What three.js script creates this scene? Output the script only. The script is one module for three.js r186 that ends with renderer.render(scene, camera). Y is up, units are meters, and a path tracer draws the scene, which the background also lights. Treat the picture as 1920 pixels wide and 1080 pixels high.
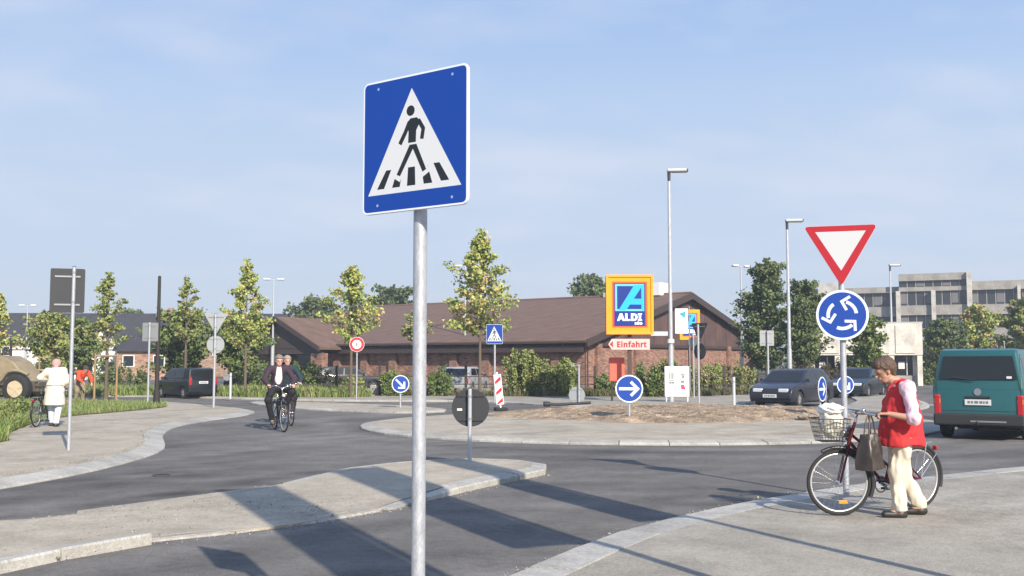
import * as THREE from 'three';
import { mergeGeometries, mergeVertices, toCreasedNormals } from 'three/addons/utils/BufferGeometryUtils.js';
import { RoundedBoxGeometry } from 'three/addons/geometries/RoundedBoxGeometry.js';
import { ImprovedNoise } from 'three/addons/math/ImprovedNoise.js';

// ---------------------------------------------------------------- camera, sky, sun, exposure
const V = (x, y, z) => new THREE.Vector3(x, y, z);
const scene = new THREE.Scene();
const renderer = new THREE.WebGLRenderer({ antialias: true });
renderer.setSize(1024, 576);
renderer.toneMapping = THREE.LinearToneMapping;
renderer.toneMappingExposure = 1.3;
renderer.shadowMap.enabled = true;
const camera = new THREE.PerspectiveCamera(31.42, 16 / 9, 0.05, 2500);
camera.position.set(0, 1.64, 0);
camera.rotation.x = Math.atan(140 / 1920);
scene.add(camera);

const noiseGen = new ImprovedNoise();
const noise = (x, y, z = 0.37) => noiseGen.noise(x, y, z);
const fbm = (x, y, z = 0.37, o = 4) => { let s = 0, a = 0.5; for (let i = 0; i < o; i++) { s += a * noise(x, y, z); x = x * 2.03 + 7.1; y = y * 2.03 + 3.3; a *= 0.5; } return s; };

const SUN_AZ = 25 * Math.PI / 180, SUN_EL = 30.5 * Math.PI / 180;
const sunDir = V(Math.sin(SUN_AZ) * Math.cos(SUN_EL), Math.sin(SUN_EL), Math.cos(SUN_AZ) * Math.cos(SUN_EL));
{
  const W = 1536, H = 768, d = new Float32Array(W * H * 4);
  const zen = [0.11, 0.235, 0.54], mid = [0.345, 0.472, 0.69], haze = [0.445, 0.535, 0.675], low = [0.475, 0.535, 0.61], gnd = [0.30, 0.28, 0.25];
  for (let j = 0; j < H; j++) {
    const el = ((j + 0.5) / H - 0.5) * Math.PI, sy = Math.sin(el), cy = Math.cos(el);
    for (let i = 0; i < W; i++) {
      const a = ((i + 0.5) / W - 0.5) * 2 * Math.PI, x = Math.cos(a) * cy, z = Math.sin(a) * cy;
      const k = (j * W + i) * 4;
      if (sy < -0.02) { for (let c = 0; c < 3; c++) d[k + c] = gnd[c]; d[k + 3] = 1; continue; }
      const s = Math.max(0, sy);
      const t0 = Math.min(1, s / 0.14), t1 = Math.min(1, Math.max(0, (s - 0.12) / 0.22)), t2 = Math.min(1, Math.max(0, (s - 0.26) / 0.74));
      const e0 = t0 * t0 * (3 - 2 * t0), e1 = t1 * t1 * (3 - 2 * t1), e2 = Math.pow(t2, 0.75);
      const cs = Math.max(0, x * sunDir.x + sy * sunDir.y + z * sunDir.z);
      const glow = 0.20 * Math.pow(cs, 5) + 0.55 * Math.pow(cs, 40);
      // thin cirrus, stretched flat by perspective on a high layer
      const hx = x / (s + 0.16), hz = z / (s + 0.16);
      let cl = fbm(hx * 0.9 + hz * 0.35 + 3.1, hz * 1.3 - hx * 0.3, 1.7, 6) * 1.2 + 0.14 + 0.9 * fbm(hx * 3.4 + hz, hz * 4.6, 4.4, 5);
      cl = Math.min(1, Math.max(0, cl * 1.4 + 0.1)) * 0.5 * Math.min(1, s * 7 + 0.08);
      for (let c = 0; c < 3; c++) {
        let v = low[c] + (haze[c] - low[c]) * e0; v += (mid[c] - v) * e1;
        v += (zen[c] - v) * e2;
        v += glow * [1, 0.95, 0.85][c];
        v += (Math.max(v, [0.56, 0.60, 0.70][c]) - v) * cl;
        d[k + c] = v;
      }
      d[k + 3] = 1;
    }
  }
  const t = new THREE.DataTexture(d, W, H, THREE.RGBAFormat, THREE.FloatType);
  t.mapping = THREE.EquirectangularReflectionMapping; t.magFilter = t.minFilter = THREE.LinearFilter; t.wrapS = THREE.RepeatWrapping; t.needsUpdate = true;
  scene.background = t; scene.environment = t;
}
const sun = new THREE.DirectionalLight(new THREE.Color(1, 0.905, 0.765), 4.9);
sun.position.copy(sunDir).multiplyScalar(150).add(V(0, 0, -40)); sun.target.position.set(0, 0, -40);
sun.castShadow = true; sun.shadow.mapSize.set(4096, 4096);
Object.assign(sun.shadow.camera, { left: -80, right: 80, top: 80, bottom: -80, near: 1, far: 400 });
scene.add(sun, sun.target);
scene.fog = new THREE.FogExp2(new THREE.Color(0.60, 0.69, 0.80), 0.0009);

// ---------------------------------------------------------------- helpers
let seed = 1234567;
const rnd = () => { seed = (seed * 1664525 + 1013904223) >>> 0; return seed / 4294967296; };
const rr = (a, b) => a + (b - a) * rnd();
const pick = (a) => a[Math.floor(rnd() * a.length)];
const TAU = Math.PI * 2;
const used = {};
const numbered = (n) => { const k = used[n] = (used[n] ?? -1) + 1; return k ? `${n}_${String(k).padStart(3, '0')}` : n; };
const lin = (r, g, b) => new THREE.Color().setRGB(r, g, b);
function mat(color, o = {}) { return new THREE.MeshStandardMaterial({ color: Array.isArray(color) ? lin(...color) : color, roughness: 0.8, ...o }); }
function thing(name, label, category, [x, y, z] = [0, 0, 0], turn = 0, group) {
  const g = new THREE.Group(); g.name = numbered(name); g.position.set(x, y, z); g.rotation.y = turn;
  g.userData = { label, category }; if (group) g.userData.group = group;
  scene.add(g); return g;
}
function part(name, geo, m, parent) {
  const geos = Array.isArray(geo) ? merge(geo) : geo;
  const o = new THREE.Mesh(geos, m); o.name = name; o.castShadow = o.receiveShadow = true; parent.add(o); return o;
}
function struct(name, geo, m, label) {
  const o = part(numbered(name), geo, m, scene); o.userData = { kind: 'structure' }; if (label) o.userData.label = label; return o;
}
function copyOf(root, pos, turn, label) {
  const c = root.clone(); c.name = numbered(root.name.replace(/_\d{3}$/, '')); c.position.set(...pos); c.rotation.y = turn;
  c.userData = { ...root.userData, label }; scene.add(c); return c;
}
const prep = (g) => { let q = g.index ? g.toNonIndexed() : g; if (!q.attributes.normal) q.computeVertexNormals(); if (!q.attributes.uv) q.setAttribute('uv', new THREE.BufferAttribute(new Float32Array(q.attributes.position.count * 2), 2)); return q; };
function merge(list) {
  const gs = list.map(prep); const col = gs.some((g) => g.attributes.color);
  for (const g of gs) {
    for (const k of Object.keys(g.attributes)) if (!['position', 'normal', 'uv', 'color'].includes(k)) g.deleteAttribute(k);
    if (col && !g.attributes.color) g.setAttribute('color', new THREE.BufferAttribute(new Float32Array(g.attributes.position.count * 3).fill(1), 3));
  }
  return gs.length === 1 ? gs[0] : mergeGeometries(gs);
}
function box(w, h, d, x = 0, y = 0, z = 0) {
  const g = new THREE.BoxGeometry(w, h, d); uvBox(g); g.translate(x, y, z); return g;
}
function uvBox(g) {          // uv in metres, by dominant axis
  const p = g.attributes.position, n = g.attributes.normal, u = new Float32Array(p.count * 2);
  for (let i = 0; i < p.count; i++) {
    const ax = Math.abs(n.getX(i)), ay = Math.abs(n.getY(i)), az = Math.abs(n.getZ(i));
    if (ay > ax && ay > az) { u[2 * i] = p.getX(i); u[2 * i + 1] = p.getZ(i); }
    else if (ax > az) { u[2 * i] = p.getZ(i); u[2 * i + 1] = p.getY(i); }
    else { u[2 * i] = p.getX(i); u[2 * i + 1] = p.getY(i); }
  }
  g.setAttribute('uv', new THREE.BufferAttribute(u, 2)); return g;
}
function rbox(w, h, d, r, x = 0, y = 0, z = 0, s = 2) { const g = new RoundedBoxGeometry(w, h, d, s, Math.min(r, w / 2.01, h / 2.01, d / 2.01)); g.translate(x, y, z); return g; }
function bar(a, b, r1, r2 = r1, n = 8) {   // round rod between two points
  const A = Array.isArray(a) ? V(...a) : a, B = Array.isArray(b) ? V(...b) : b, d = B.clone().sub(A), L = d.length();
  const g = new THREE.CylinderGeometry(r2, r1, L, n, 1); g.translate(0, L / 2, 0);
  g.applyQuaternion(new THREE.Quaternion().setFromUnitVectors(V(0, 1, 0), d.normalize())); g.translate(A.x, A.y, A.z); return g;
}
function tube(pts, r, seg = 16, n = 6) { return new THREE.TubeGeometry(new THREE.CatmullRomCurve3(pts.map((p) => V(...p))), seg, r, n, false); }
function cyl(r1, r2, h, n, x = 0, y = 0, z = 0) { const g = new THREE.CylinderGeometry(r2, r1, h, n); g.translate(x, y, z); return g; }
function ball(r, x, y, z, sx = 1, sy = 1, sz = 1, n = 12) { const g = new THREE.SphereGeometry(r, n, Math.ceil(n * 0.7)); g.scale(sx, sy, sz); g.translate(x, y, z); return g; }
function shapeOf(pts) { const s = new THREE.Shape(); pts.forEach(([x, y], i) => i ? s.lineTo(x, y) : s.moveTo(x, y)); s.closePath(); return s; }
function slab(pts, y0, y1) {    // ground polygon [x,z] raised from y0 to y1, uv in metres
  const g = new THREE.ExtrudeGeometry(shapeOf(pts.map(([x, z]) => [x, -z])), { depth: y1 - y0, bevelEnabled: false, curveSegments: 1 });
  g.rotateX(-Math.PI / 2); g.translate(0, y0, 0); return g;
}
function smooth(pts, closed = false, step = 0.4) {
  const c = new THREE.CatmullRomCurve3(pts.map(([x, z]) => V(x, 0, z)), closed, 'centripetal');
  const n = Math.max(4, Math.round(c.getLength() / step)); const r = c.getSpacedPoints(n).map((p) => [p.x, p.z]); if (closed) r.pop(); return r;
}
function offset(pts, d, closed = false) {   // shifts a polyline to its left by d
  const n = pts.length; return pts.map((p, i) => {
    const a = closed ? pts[(i - 1 + n) % n] : pts[Math.max(0, i - 1)], b = closed ? pts[(i + 1) % n] : pts[Math.min(n - 1, i + 1)];
    const dx = b[0] - a[0], dz = b[1] - a[1], l = Math.hypot(dx, dz) || 1; return [p[0] + dz / l * d, p[1] - dx / l * d];
  });
}
// ---- computed textures
function noiseTex(size, fn, srgb = true, repeat = 1) {
  const d = new Uint8Array(size * size * 4);
  for (let j = 0; j < size; j++) for (let i = 0; i < size; i++) { const c = fn(i / size, j / size, i, j), k = (j * size + i) * 4; d[k] = c[0] * 255; d[k + 1] = c[1] * 255; d[k + 2] = c[2] * 255; d[k + 3] = 255; }
  const t = new THREE.DataTexture(d, size, size); t.wrapS = t.wrapT = THREE.RepeatWrapping; t.magFilter = THREE.LinearFilter; t.minFilter = THREE.LinearMipmapLinearFilter; t.generateMipmaps = true;
  if (srgb) t.colorSpace = THREE.SRGBColorSpace; t.repeat.set(repeat, repeat); t.needsUpdate = true; return t;
}
const tileN = (u, v, f, z) => { // seamless noise: blend of four shifted copies
  const a = noise(u * f, v * f, z), b = noise((u - 1) * f, v * f, z), c = noise(u * f, (v - 1) * f, z), d = noise((u - 1) * f, (v - 1) * f, z);
  return (a * (1 - u) + b * u) * (1 - v) + (c * (1 - u) + d * u) * v;
};
const clamp01 = (x) => Math.min(1, Math.max(0, x));
const grain = (base, amp, freqs, spk = 0) => (u, v) => {
  let n = 0; for (const [f, a, z] of freqs) n += a * tileN(u, v, f, z);
  const s = (rnd() - 0.5) * spk; return base.map((b) => clamp01(b + (n + s) * amp));
};
const asphaltTex = noiseTex(512, grain([0.86, 0.86, 0.86], 1, [[6, 0.12, 1.1], [23, 0.10, 2.2], [71, 0.10, 3.3]], 0.26), true, 1 / 2.6);
const asphaltBump = noiseTex(256, grain([0.5, 0.5, 0.5], 1, [[90, 0.4, 1.3], [45, 0.3, 5.3]], 0.5), false, 1 / 1.1);
const pavingTex = noiseTex(1024, grain([0.88, 0.87, 0.85], 1, [[3, 0.12, 6.9], [8, 0.14, 1.9], [31, 0.10, 2.7], [120, 0.13, 3.9]], 0.18), true, 1 / 5.7);
const pavingBump = noiseTex(256, grain([0.5, 0.5, 0.5], 1, [[70, 0.3, 1.5], [30, 0.3, 5.9]], 0.5), false, 1 / 0.9);
const dirtTex = noiseTex(512, grain([0.80, 0.79, 0.77], 1, [[5, 0.30, 1.9], [19, 0.34, 2.7], [66, 0.34, 3.9]], 0.24), true, 1 / 4);
const plasterTex = noiseTex(256, grain([0.9, 0.9, 0.9], 1, [[3, 0.14, 1.4], [14, 0.10, 2.4], [50, 0.10, 5.1]], 0.10), true, 1 / 3);
const fabricTex = noiseTex(128, grain([0.9, 0.9, 0.9], 1, [[8, 0.16, 1.4], [30, 0.12, 2.4]], 0.16), true, 4);
const galvTex = noiseTex(256, (u, v) => { const n = 0.9 + 0.10 * tileN(u, v, 14, 3.1) + 0.11 * tileN(u, v, 61, 4.7); return [n, n, n * 1.01].map(clamp01); }, true, 1);
galvTex.repeat.set(0.5, 3);
function canvasTex(w, h, draw) {
  const c = document.createElement('canvas'); c.width = w; c.height = h; const g = c.getContext('2d'); draw(g, w, h);
  const t = new THREE.CanvasTexture(c); t.colorSpace = THREE.SRGBColorSpace; t.anisotropy = 8; return t;
}
// ---- shared materials
const M = {
  galv: mat([0.56, 0.58, 0.61], { roughness: 0.5, metalness: 0.35, map: galvTex }),
  alu: mat([0.30, 0.31, 0.32], { roughness: 0.55, metalness: 0.5 }),
  aluDark: mat([0.045, 0.047, 0.052], { roughness: 0.65, metalness: 0.2 }),
  aluPale: mat([0.36, 0.38, 0.39], { roughness: 0.6, metalness: 0.2 }),
  whitePaint: mat([0.74, 0.74, 0.72], { roughness: 0.55 }),
  black: mat([0.02, 0.02, 0.022], { roughness: 0.6 }),
  rubber: mat([0.025, 0.025, 0.026], { roughness: 0.85 }),
  chrome: mat([0.7, 0.7, 0.7], { roughness: 0.22, metalness: 1 }),
  wood: mat([0.42, 0.27, 0.13], { roughness: 0.85, map: fabricTex }),
  bark: mat([0.13, 0.10, 0.075], { roughness: 0.95 }),
  darkSteel: mat([0.03, 0.024, 0.022], { roughness: 0.7 }),
  glassDark: new THREE.MeshPhysicalMaterial({ color: lin(0.014, 0.017, 0.019), roughness: 0.05, specularIntensity: 1 }),
};
const kerbMats = [0.50, 0.54, 0.47].map((v) => mat([v, v * 0.975, v * 0.92], { map: pavingTex, roughness: 0.9, bumpMap: pavingBump, bumpScale: 0.004 }));
const kerbRaised = [0.56, 0.60, 0.53].map((v) => mat([v, v * 0.98, v * 0.93], { map: pavingTex, roughness: 0.9, bumpMap: pavingBump, bumpScale: 0.004 }));
const paveMat = mat([0.435, 0.405, 0.355], { map: pavingTex, roughness: 0.95, bumpMap: pavingBump, bumpScale: 0.006 });
const paveWarm = mat([0.515, 0.465, 0.385], { map: pavingTex, roughness: 0.95, bumpMap: pavingBump, bumpScale: 0.006 });

// ---------------------------------------------------------------- ground, road, pavements
{
  const g = new THREE.PlaneGeometry(2400, 2400, 1, 1); g.rotateX(-Math.PI / 2); const uv = g.attributes.uv; for (let i = 0; i < uv.count; i++) uv.setXY(i, uv.getX(i) * 2400, uv.getY(i) * 2400);
  g.translate(0, -0.06, 0);
  struct('ground', g, mat([0.10, 0.11, 0.05], { map: dirtTex, roughness: 1 }), 'dry green ground reaching the horizon');
}
{
  const x0 = -75, x1 = 75, z0 = -112, z1 = 14, nx = 250, nz = 252;
  const P = [], C = [], U = [], I = [];
  for (let j = 0; j <= nz; j++) for (let i = 0; i <= nx; i++) {
    const x = x0 + (x1 - x0) * i / nx, z = z0 + (z1 - z0) * j / nz;
    P.push(x, 0, z); U.push(x, z);
    // tyre-polished lanes: along the near road, and round the ring further off
    const u = x * 0.887 + z * 0.461, v = -x * 0.461 + z * 0.887, r = Math.hypot(x - 4, z + 28.4), th = Math.atan2(z + 28.4, x - 4);
    const w = clamp01((r - 9) / 6);
    const near = fbm(u * 2.1 + 2, v * 0.09, 2.2, 5), ring = fbm(r * 1.3, th * 1.4, 5.1);
    const n = 1 + 1.45 * (near * w + ring * (1 - w)) + 0.4 * fbm(x * 0.16, z * 0.16, 8.2);
    C.push(n, n, n * 1.0);
  }
  for (let j = 0; j < nz; j++) for (let i = 0; i < nx; i++) { const a = j * (nx + 1) + i; I.push(a, a + nx + 1, a + 1, a + 1, a + nx + 1, a + nx + 2); }
  const g = new THREE.BufferGeometry(); g.setAttribute('position', new THREE.Float32BufferAttribute(P, 3)); g.setAttribute('uv', new THREE.Float32BufferAttribute(U, 2)); g.setAttribute('color', new THREE.Float32BufferAttribute(C, 3)); g.setIndex(I); g.computeVertexNormals();
  struct('road', g, mat([0.182, 0.168, 0.152], { map: asphaltTex, bumpMap: asphaltBump, bumpScale: 0.004, roughness: 0.92, vertexColors: true }), 'grey asphalt roadway of the roundabout');
}
// a kerb of single stones along a line; the road lies on the left of the line's direction, stones reach w to the right
function kerb(line, w, hOut, hIn, parent, mats, len = 1.0, closed = false, ramp = 0, rampEnd = true) {
  const pts = closed ? [...line, line[0]] : line; const acc = [0];
  for (let i = 1; i < pts.length; i++) acc.push(acc[i - 1] + Math.hypot(pts[i][0] - pts[i - 1][0], pts[i][1] - pts[i - 1][1]));
  const at = (s) => { let i = 1; while (i < acc.length - 1 && acc[i] < s) i++; const t = (s - acc[i - 1]) / (acc[i] - acc[i - 1] || 1); const dx = pts[i][0] - pts[i - 1][0], dz = pts[i][1] - pts[i - 1][1], l = Math.hypot(dx, dz) || 1; return { p: [pts[i - 1][0] + dx * t, pts[i - 1][1] + dz * t], n: [-dz / l, dx / l] }; };
  const T = acc[acc.length - 1], N = Math.max(1, Math.round(T / len)), c = 0.018;
  const sec = [[0, -0.05], [0, hOut - c], [c, hOut], [w - 0.004, hIn], [w - 0.004, -0.05]];
  for (let k = 0; k < N; k++) {
    const A = at(T * k / N + 0.009), B = at(T * (k + 1) / N - 0.009), dy = rr(-0.004, 0.004);
    const low = (s) => ramp ? 0.25 + 0.75 * clamp01(Math.min(s, rampEnd ? T - s : 1e9) / ramp) : 1; A.k = low(T * k / N); B.k = low(T * (k + 1) / N);
    const pt = (S, [o, y]) => [S.p[0] + S.n[0] * o, y > 0 ? y * S.k + dy : y, S.p[1] + S.n[1] * o];
    const pos = [], uvs = []; const tri = (a, b, d) => { for (const q of [a, b, d]) { pos.push(...q); uvs.push(q[0] + q[1], q[2] + q[1] * 0.7); } };
    for (let i = 0; i < 5; i++) { const j = (i + 1) % 5; const a = pt(A, sec[i]), b = pt(A, sec[j]), d = pt(B, sec[j]), e = pt(B, sec[i]); tri(a, b, d); tri(a, d, e); }
    for (let i = 1; i < 4; i++) { tri(pt(A, sec[0]), pt(A, sec[i + 1]), pt(A, sec[i])); tri(pt(B, sec[0]), pt(B, sec[i]), pt(B, sec[i + 1])); }
    const g = new THREE.BufferGeometry(); g.setAttribute('position', new THREE.Float32BufferAttribute(pos, 3)); g.setAttribute('uv', new THREE.Float32BufferAttribute(uvs, 2)); g.computeVertexNormals();
    part('kerb_stone', g, mats[Math.floor(rnd() * mats.length)], parent);
  }
}
// near right pavement (the camera stands on it)
{
  const edge = smooth([[-4.75, 2.5], [-3.2, -2.0], [-1.55, -5.05], [0, -8.03], [1.03, -10.01], [2.0, -11.3], [2.75, -12.15], [3.6, -12.95], [4.82, -14.0], [6.16, -14.95], [8.05, -16.2], [10.5, -17.4], [14, -18.6]], false, 0.33);
  const inner = offset(edge, -0.42);
  const s = struct('pavement', slab([...inner, [30, -22], [30, 14], [-9, 14]], -0.05, 0.03), paveMat, 'pale grey pavement beside the crossing');
  kerb(edge, 0.42, 0.022, 0.034, s, kerbRaised);
}
// left pavement with its swung kerb
{
  const edge = smooth([[-20, -44.2], [-16.5, -43.2], [-14.28, -42.2], [-12.4, -40.2], [-10.6, -37.9], [-9.3, -35.9], [-8.45, -33.9], [-8.25, -31.5], [-8.55, -28.64], [-8.5, -26.07], [-7.8, -23.06], [-6.99, -20.81], [-6.5, -19.19], [-6.30, -17.51], [-6.34, -15.19], [-6.63, -13.42], [-7.4, -10], [-8.2, -6]], false, 0.33);
  const inner = offset(edge, -0.40);
  const s = struct('pavement', slab([...inner, [-26, -6], [-34, -44]].reverse(), -0.05, 0.075), paveWarm, 'pale footpath curving along the left side of the road');
  kerb(edge, 0.40, 0.03, 0.078, s, kerbMats);
}
// verge with grass on the left footpath
const vergePoly = smooth([[-10.05, -20.2], [-10.8, -21.95], [-12.0, -25.44], [-12.9, -29.5], [-12.45, -33], [-12.2, -36.0], [-13.0, -38.3], [-15.5, -40.2], [-19, -40.6], [-24, -39], [-26, -30], [-22, -20], [-14, -17]], true, 0.7);
struct('verge_soil', slab([...vergePoly].reverse(), 0.05, 0.095), mat([0.11, 0.095, 0.05], { map: dirtTex, roughness: 1 }), 'earthy verge under the grass left of the footpath');
// splitter island: two raised ends and a lowered crossing between them
{
  const far = smooth([[0.61, -15.49], [0.42, -16.3], [-0.09, -16.78], [-0.79, -16.96], [-1.37, -16.61], [-2.14, -15.95], [-3.1, -14.0]], false, 0.3);
  const nearE = smooth([[-1.35, -11.55], [-1.01, -12.29], [-0.14, -14.06], [0.4, -14.95], [0.61, -15.49]], false, 0.3);
  const ring = [...nearE, ...far.slice(1)];
  const inn = offset(ring, 0.24).filter(([x, z]) => (x + 2.08) * 0.813 - (z + 12.75) * 0.582 > 0.85);
  const s = struct('traffic_island', slab(inn, -0.05, 0.097), paveWarm, 'raised end of the splitter island with the round sign');
  kerb([...ring].reverse(), 0.24, 0.082, 0.102, s, kerbRaised, 0.8, false, 1.6);
  { const a = [inn[0][0] + 0.09, inn[0][1] + 0.05], b = inn[inn.length - 1]; const g = new THREE.BufferGeometry(); const A = [-1.53, 0.023, -11.56], B = [-3.0, 0.026, -13.75]; const P = [A, [a[0], 0.097, a[1]], [b[0], 0.097, b[1]], A, [b[0], 0.097, b[1]], B]; g.setAttribute('position', new THREE.Float32BufferAttribute(P.flat(), 3)); g.setAttribute('uv', new THREE.Float32BufferAttribute(P.flatMap((p) => [p[0], -p[2]]), 2)); g.computeVertexNormals(); part('ramp', g, paveWarm, s); }
  const mid = [[-1.45, -11.55], [-3.05, -13.85], [-4.75, -11.35], [-3.9, -9.0], [-3.35, -9.55], [-2.25, -10.35]];
  const edgeA = [[-3.42, -9.42], [-2.25, -10.30], [-1.45, -11.45]], edgeB = [[-3.05, -13.95], [-4.35, -11.55]];
  const s2 = struct('traffic_island', slab(mid, -0.05, 0.026), paveWarm, 'lowered crossing place in the middle of the splitter island');
  kerb([...edgeA].reverse(), 0.20, 0.018, 0.028, s2, kerbMats); kerb([...edgeB].reverse(), 0.15, 0.018, 0.028, s2, kerbMats);
  const e3 = smooth([[-4.9, -5.2], [-4.35, -7.1], [-3.92, -8.28], [-3.62, -8.85], [-3.25, -9.4]], false, 0.3);
  const s3 = struct('traffic_island', slab([...offset(e3, 0.24), [-4.15, -11.55], [-5.0, -10.72], [-6.2, -10.3], [-7, -7], [-6.5, -4]], -0.05, 0.030), paveWarm, 'raised near end of the splitter island at the frame edge');
  kerb([...e3].reverse(), 0.26, 0.10, 0.07, s3, kerbRaised);
}
// roundabout: paved apron and the heap of bare soil on it
{
  const ring = smooth([[-3.93, -26.95], [-3.3, -24.2], [-1.85, -22.3], [0.43, -20.95], [2.55, -20.5], [5.0, -20.6], [6.9, -21.3], [8.8, -22.7], [10.6, -25.2], [11.6, -28.4], [11.2, -31.8], [9.8, -34.5], [7.6, -36.2], [5, -36.5], [2.96, -35.7], [1.0, -34.0], [-0.8, -32.4], [-2.5, -30.6], [-3.6, -28.6]], true, 0.35);
  const s = struct('roundabout_apron', slab([...offset(ring, 0.3, true)], -0.05, 0.085), paveWarm, 'pale paved apron of the roundabout island');
  kerb([...ring].reverse(), 0.3, 0.05, 0.088, s, kerbMats, 1.0, true);
  // soil
  const nx = 150, nz = 110, P = [], I = [], U = [], x0 = -2, x1 = 12, z0 = -37, z1 = -25.5;
  const poly = smooth([[-0.78, -30.3], [1.31, -28.1], [3.3, -26.6], [6.2, -27.1], [8.7, -28.6], [10.4, -30.6], [9.6, -33.8], [7, -35.2], [4, -35.2], [1.5, -33.4], [-0.3, -31.7]], true, 0.4);
  const inside = (x, z) => { let c = false; for (let i = 0, j = poly.length - 1; i < poly.length; j = i++) { const a = poly[i], b = poly[j]; if ((a[1] > z) !== (b[1] > z) && x < (b[0] - a[0]) * (z - a[1]) / (b[1] - a[1]) + a[0]) c = !c; } return c; };
  const dist = (x, z) => { let m = 1e9; for (let i = 0; i < poly.length; i++) { const a = poly[i], b = poly[(i + 1) % poly.length], dx = b[0] - a[0], dz = b[1] - a[1], t = clamp01(((x - a[0]) * dx + (z - a[1]) * dz) / (dx * dx + dz * dz)); m = Math.min(m, Math.hypot(x - a[0] - dx * t, z - a[1] - dz * t)); } return inside(x, z) ? m : -m; };
  for (let j = 0; j <= nz; j++) for (let i = 0; i <= nx; i++) {
    const x = x0 + (x1 - x0) * i / nx, z = z0 + (z1 - z0) * j / nz, d = dist(x, z) + 0.35 * noise(x * 1.1, z * 1.1, 6.1);
    const h = d > 0 ? 0.19 * (1 - Math.exp(-d * 1.3)) + Math.min(1, d) * (0.12 * fbm(x * 0.9, z * 0.9, 3.3) + 0.07 * noise(x * 3.1, z * 3.1, 1.2) + 0.035 * noise(x * 8, z * 8, 2.2)) : Math.max(-0.1, d * 0.25);
    P.push(x, 0.088 + h, z); U.push(x, z);
  }
  for (let j = 0; j < nz; j++) for (let i = 0; i < nx; i++) { const a = j * (nx + 1) + i; if (Math.max(P[a * 3 + 1], P[(a + 1) * 3 + 1], P[(a + nx + 1) * 3 + 1], P[(a + nx + 2) * 3 + 1]) < 0.086) continue; I.push(a, a + nx + 1, a + 1, a + 1, a + nx + 1, a + nx + 2); }
  const g = new THREE.BufferGeometry(); g.setAttribute('position', new THREE.Float32BufferAttribute(P, 3)); g.setAttribute('uv', new THREE.Float32BufferAttribute(U, 2)); g.setIndex(I); g.computeVertexNormals();
  struct('soil_mound', g, mat([0.56, 0.425, 0.30], { map: dirtTex, roughness: 1, bumpMap: dirtTex, bumpScale: 0.05 }), 'low heap of bare brown soil on the roundabout');
}
// pavements and islands on the far side of the roundabout
{
  const eA = smooth([[-30, -50.5], [-17, -48.8], [-13.6, -46.8], [-9.5, -44.2], [-6.2, -43.2], [-2.9, -43.0], [-0.6, -41.6], [1.0, -39.2], [2.6, -37.6], [5, -37.1], [7.6, -36.9], [8.4, -37.9], [9.4, -41], [11.5, -46], [15, -54], [18, -62]], false, 0.5);
  const s = struct('pavement', slab([...offset(eA, 0.30), [17, -63], [10, -52], [2, -50], [-14, -52], [-30, -56]].map((p) => p), -0.05, 0.085), paveMat, 'pale pavement along the far side before the bushes');
  kerb([...eA].reverse(), 0.30, 0.07, 0.088, s, kerbMats);
  const eB = smooth([[-10.6, -42.0], [-8.6, -37.6], [-6.0, -34.6], [-3.6, -33.2], [-2.2, -34.2], [-3.0, -36.8], [-6, -39.6], [-9.4, -41.8]], true, 0.4);
  const s2 = struct('traffic_island', slab(offset(eB, 0.25, true), -0.05, 0.085), paveWarm, 'flat far island carrying the small blue arrow sign');
  kerb([...eB].reverse(), 0.25, 0.06, 0.088, s2, kerbMats, 1, true);
  const eC = smooth([[11.6, -35.2], [12.6, -34.0], [14.6, -36.4], [16.8, -42], [18.2, -50], [16.8, -50], [14.4, -43]], true, 0.4);
  const s3 = struct('traffic_island', slab(offset(eC, 0.25, true), -0.05, 0.085), paveMat, 'narrow island beside the road with the two dark cars');
  kerb([...eC].reverse(), 0.25, 0.06, 0.088, s3, kerbMats, 1, true);
  const eD = smooth([[15.5, -25], [16, -31], [19, -40], [23, -52], [28, -62], [40, -70], [60, -74]], false, 0.6);
  const s4 = struct('pavement', slab([...offset(eD, -0.3), [60, -78], [75, -78], [75, -23]].reverse(), -0.05, 0.085), paveMat, 'pale pavement right of the far road');
  kerb(eD, 0.30, 0.06, 0.088, s4, kerbMats);
}
// white arrow-shaped paint dash on the far right road
{
  const s = slab([[15.9, -40.9], [16.15, -40.8], [17.0, -37.6], [16.7, -37.6]].reverse(), 0.004, 0.006);
  struct('road_marking', s, mat([0.74, 0.74, 0.72]), 'white painted dash on the far road');
}

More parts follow.
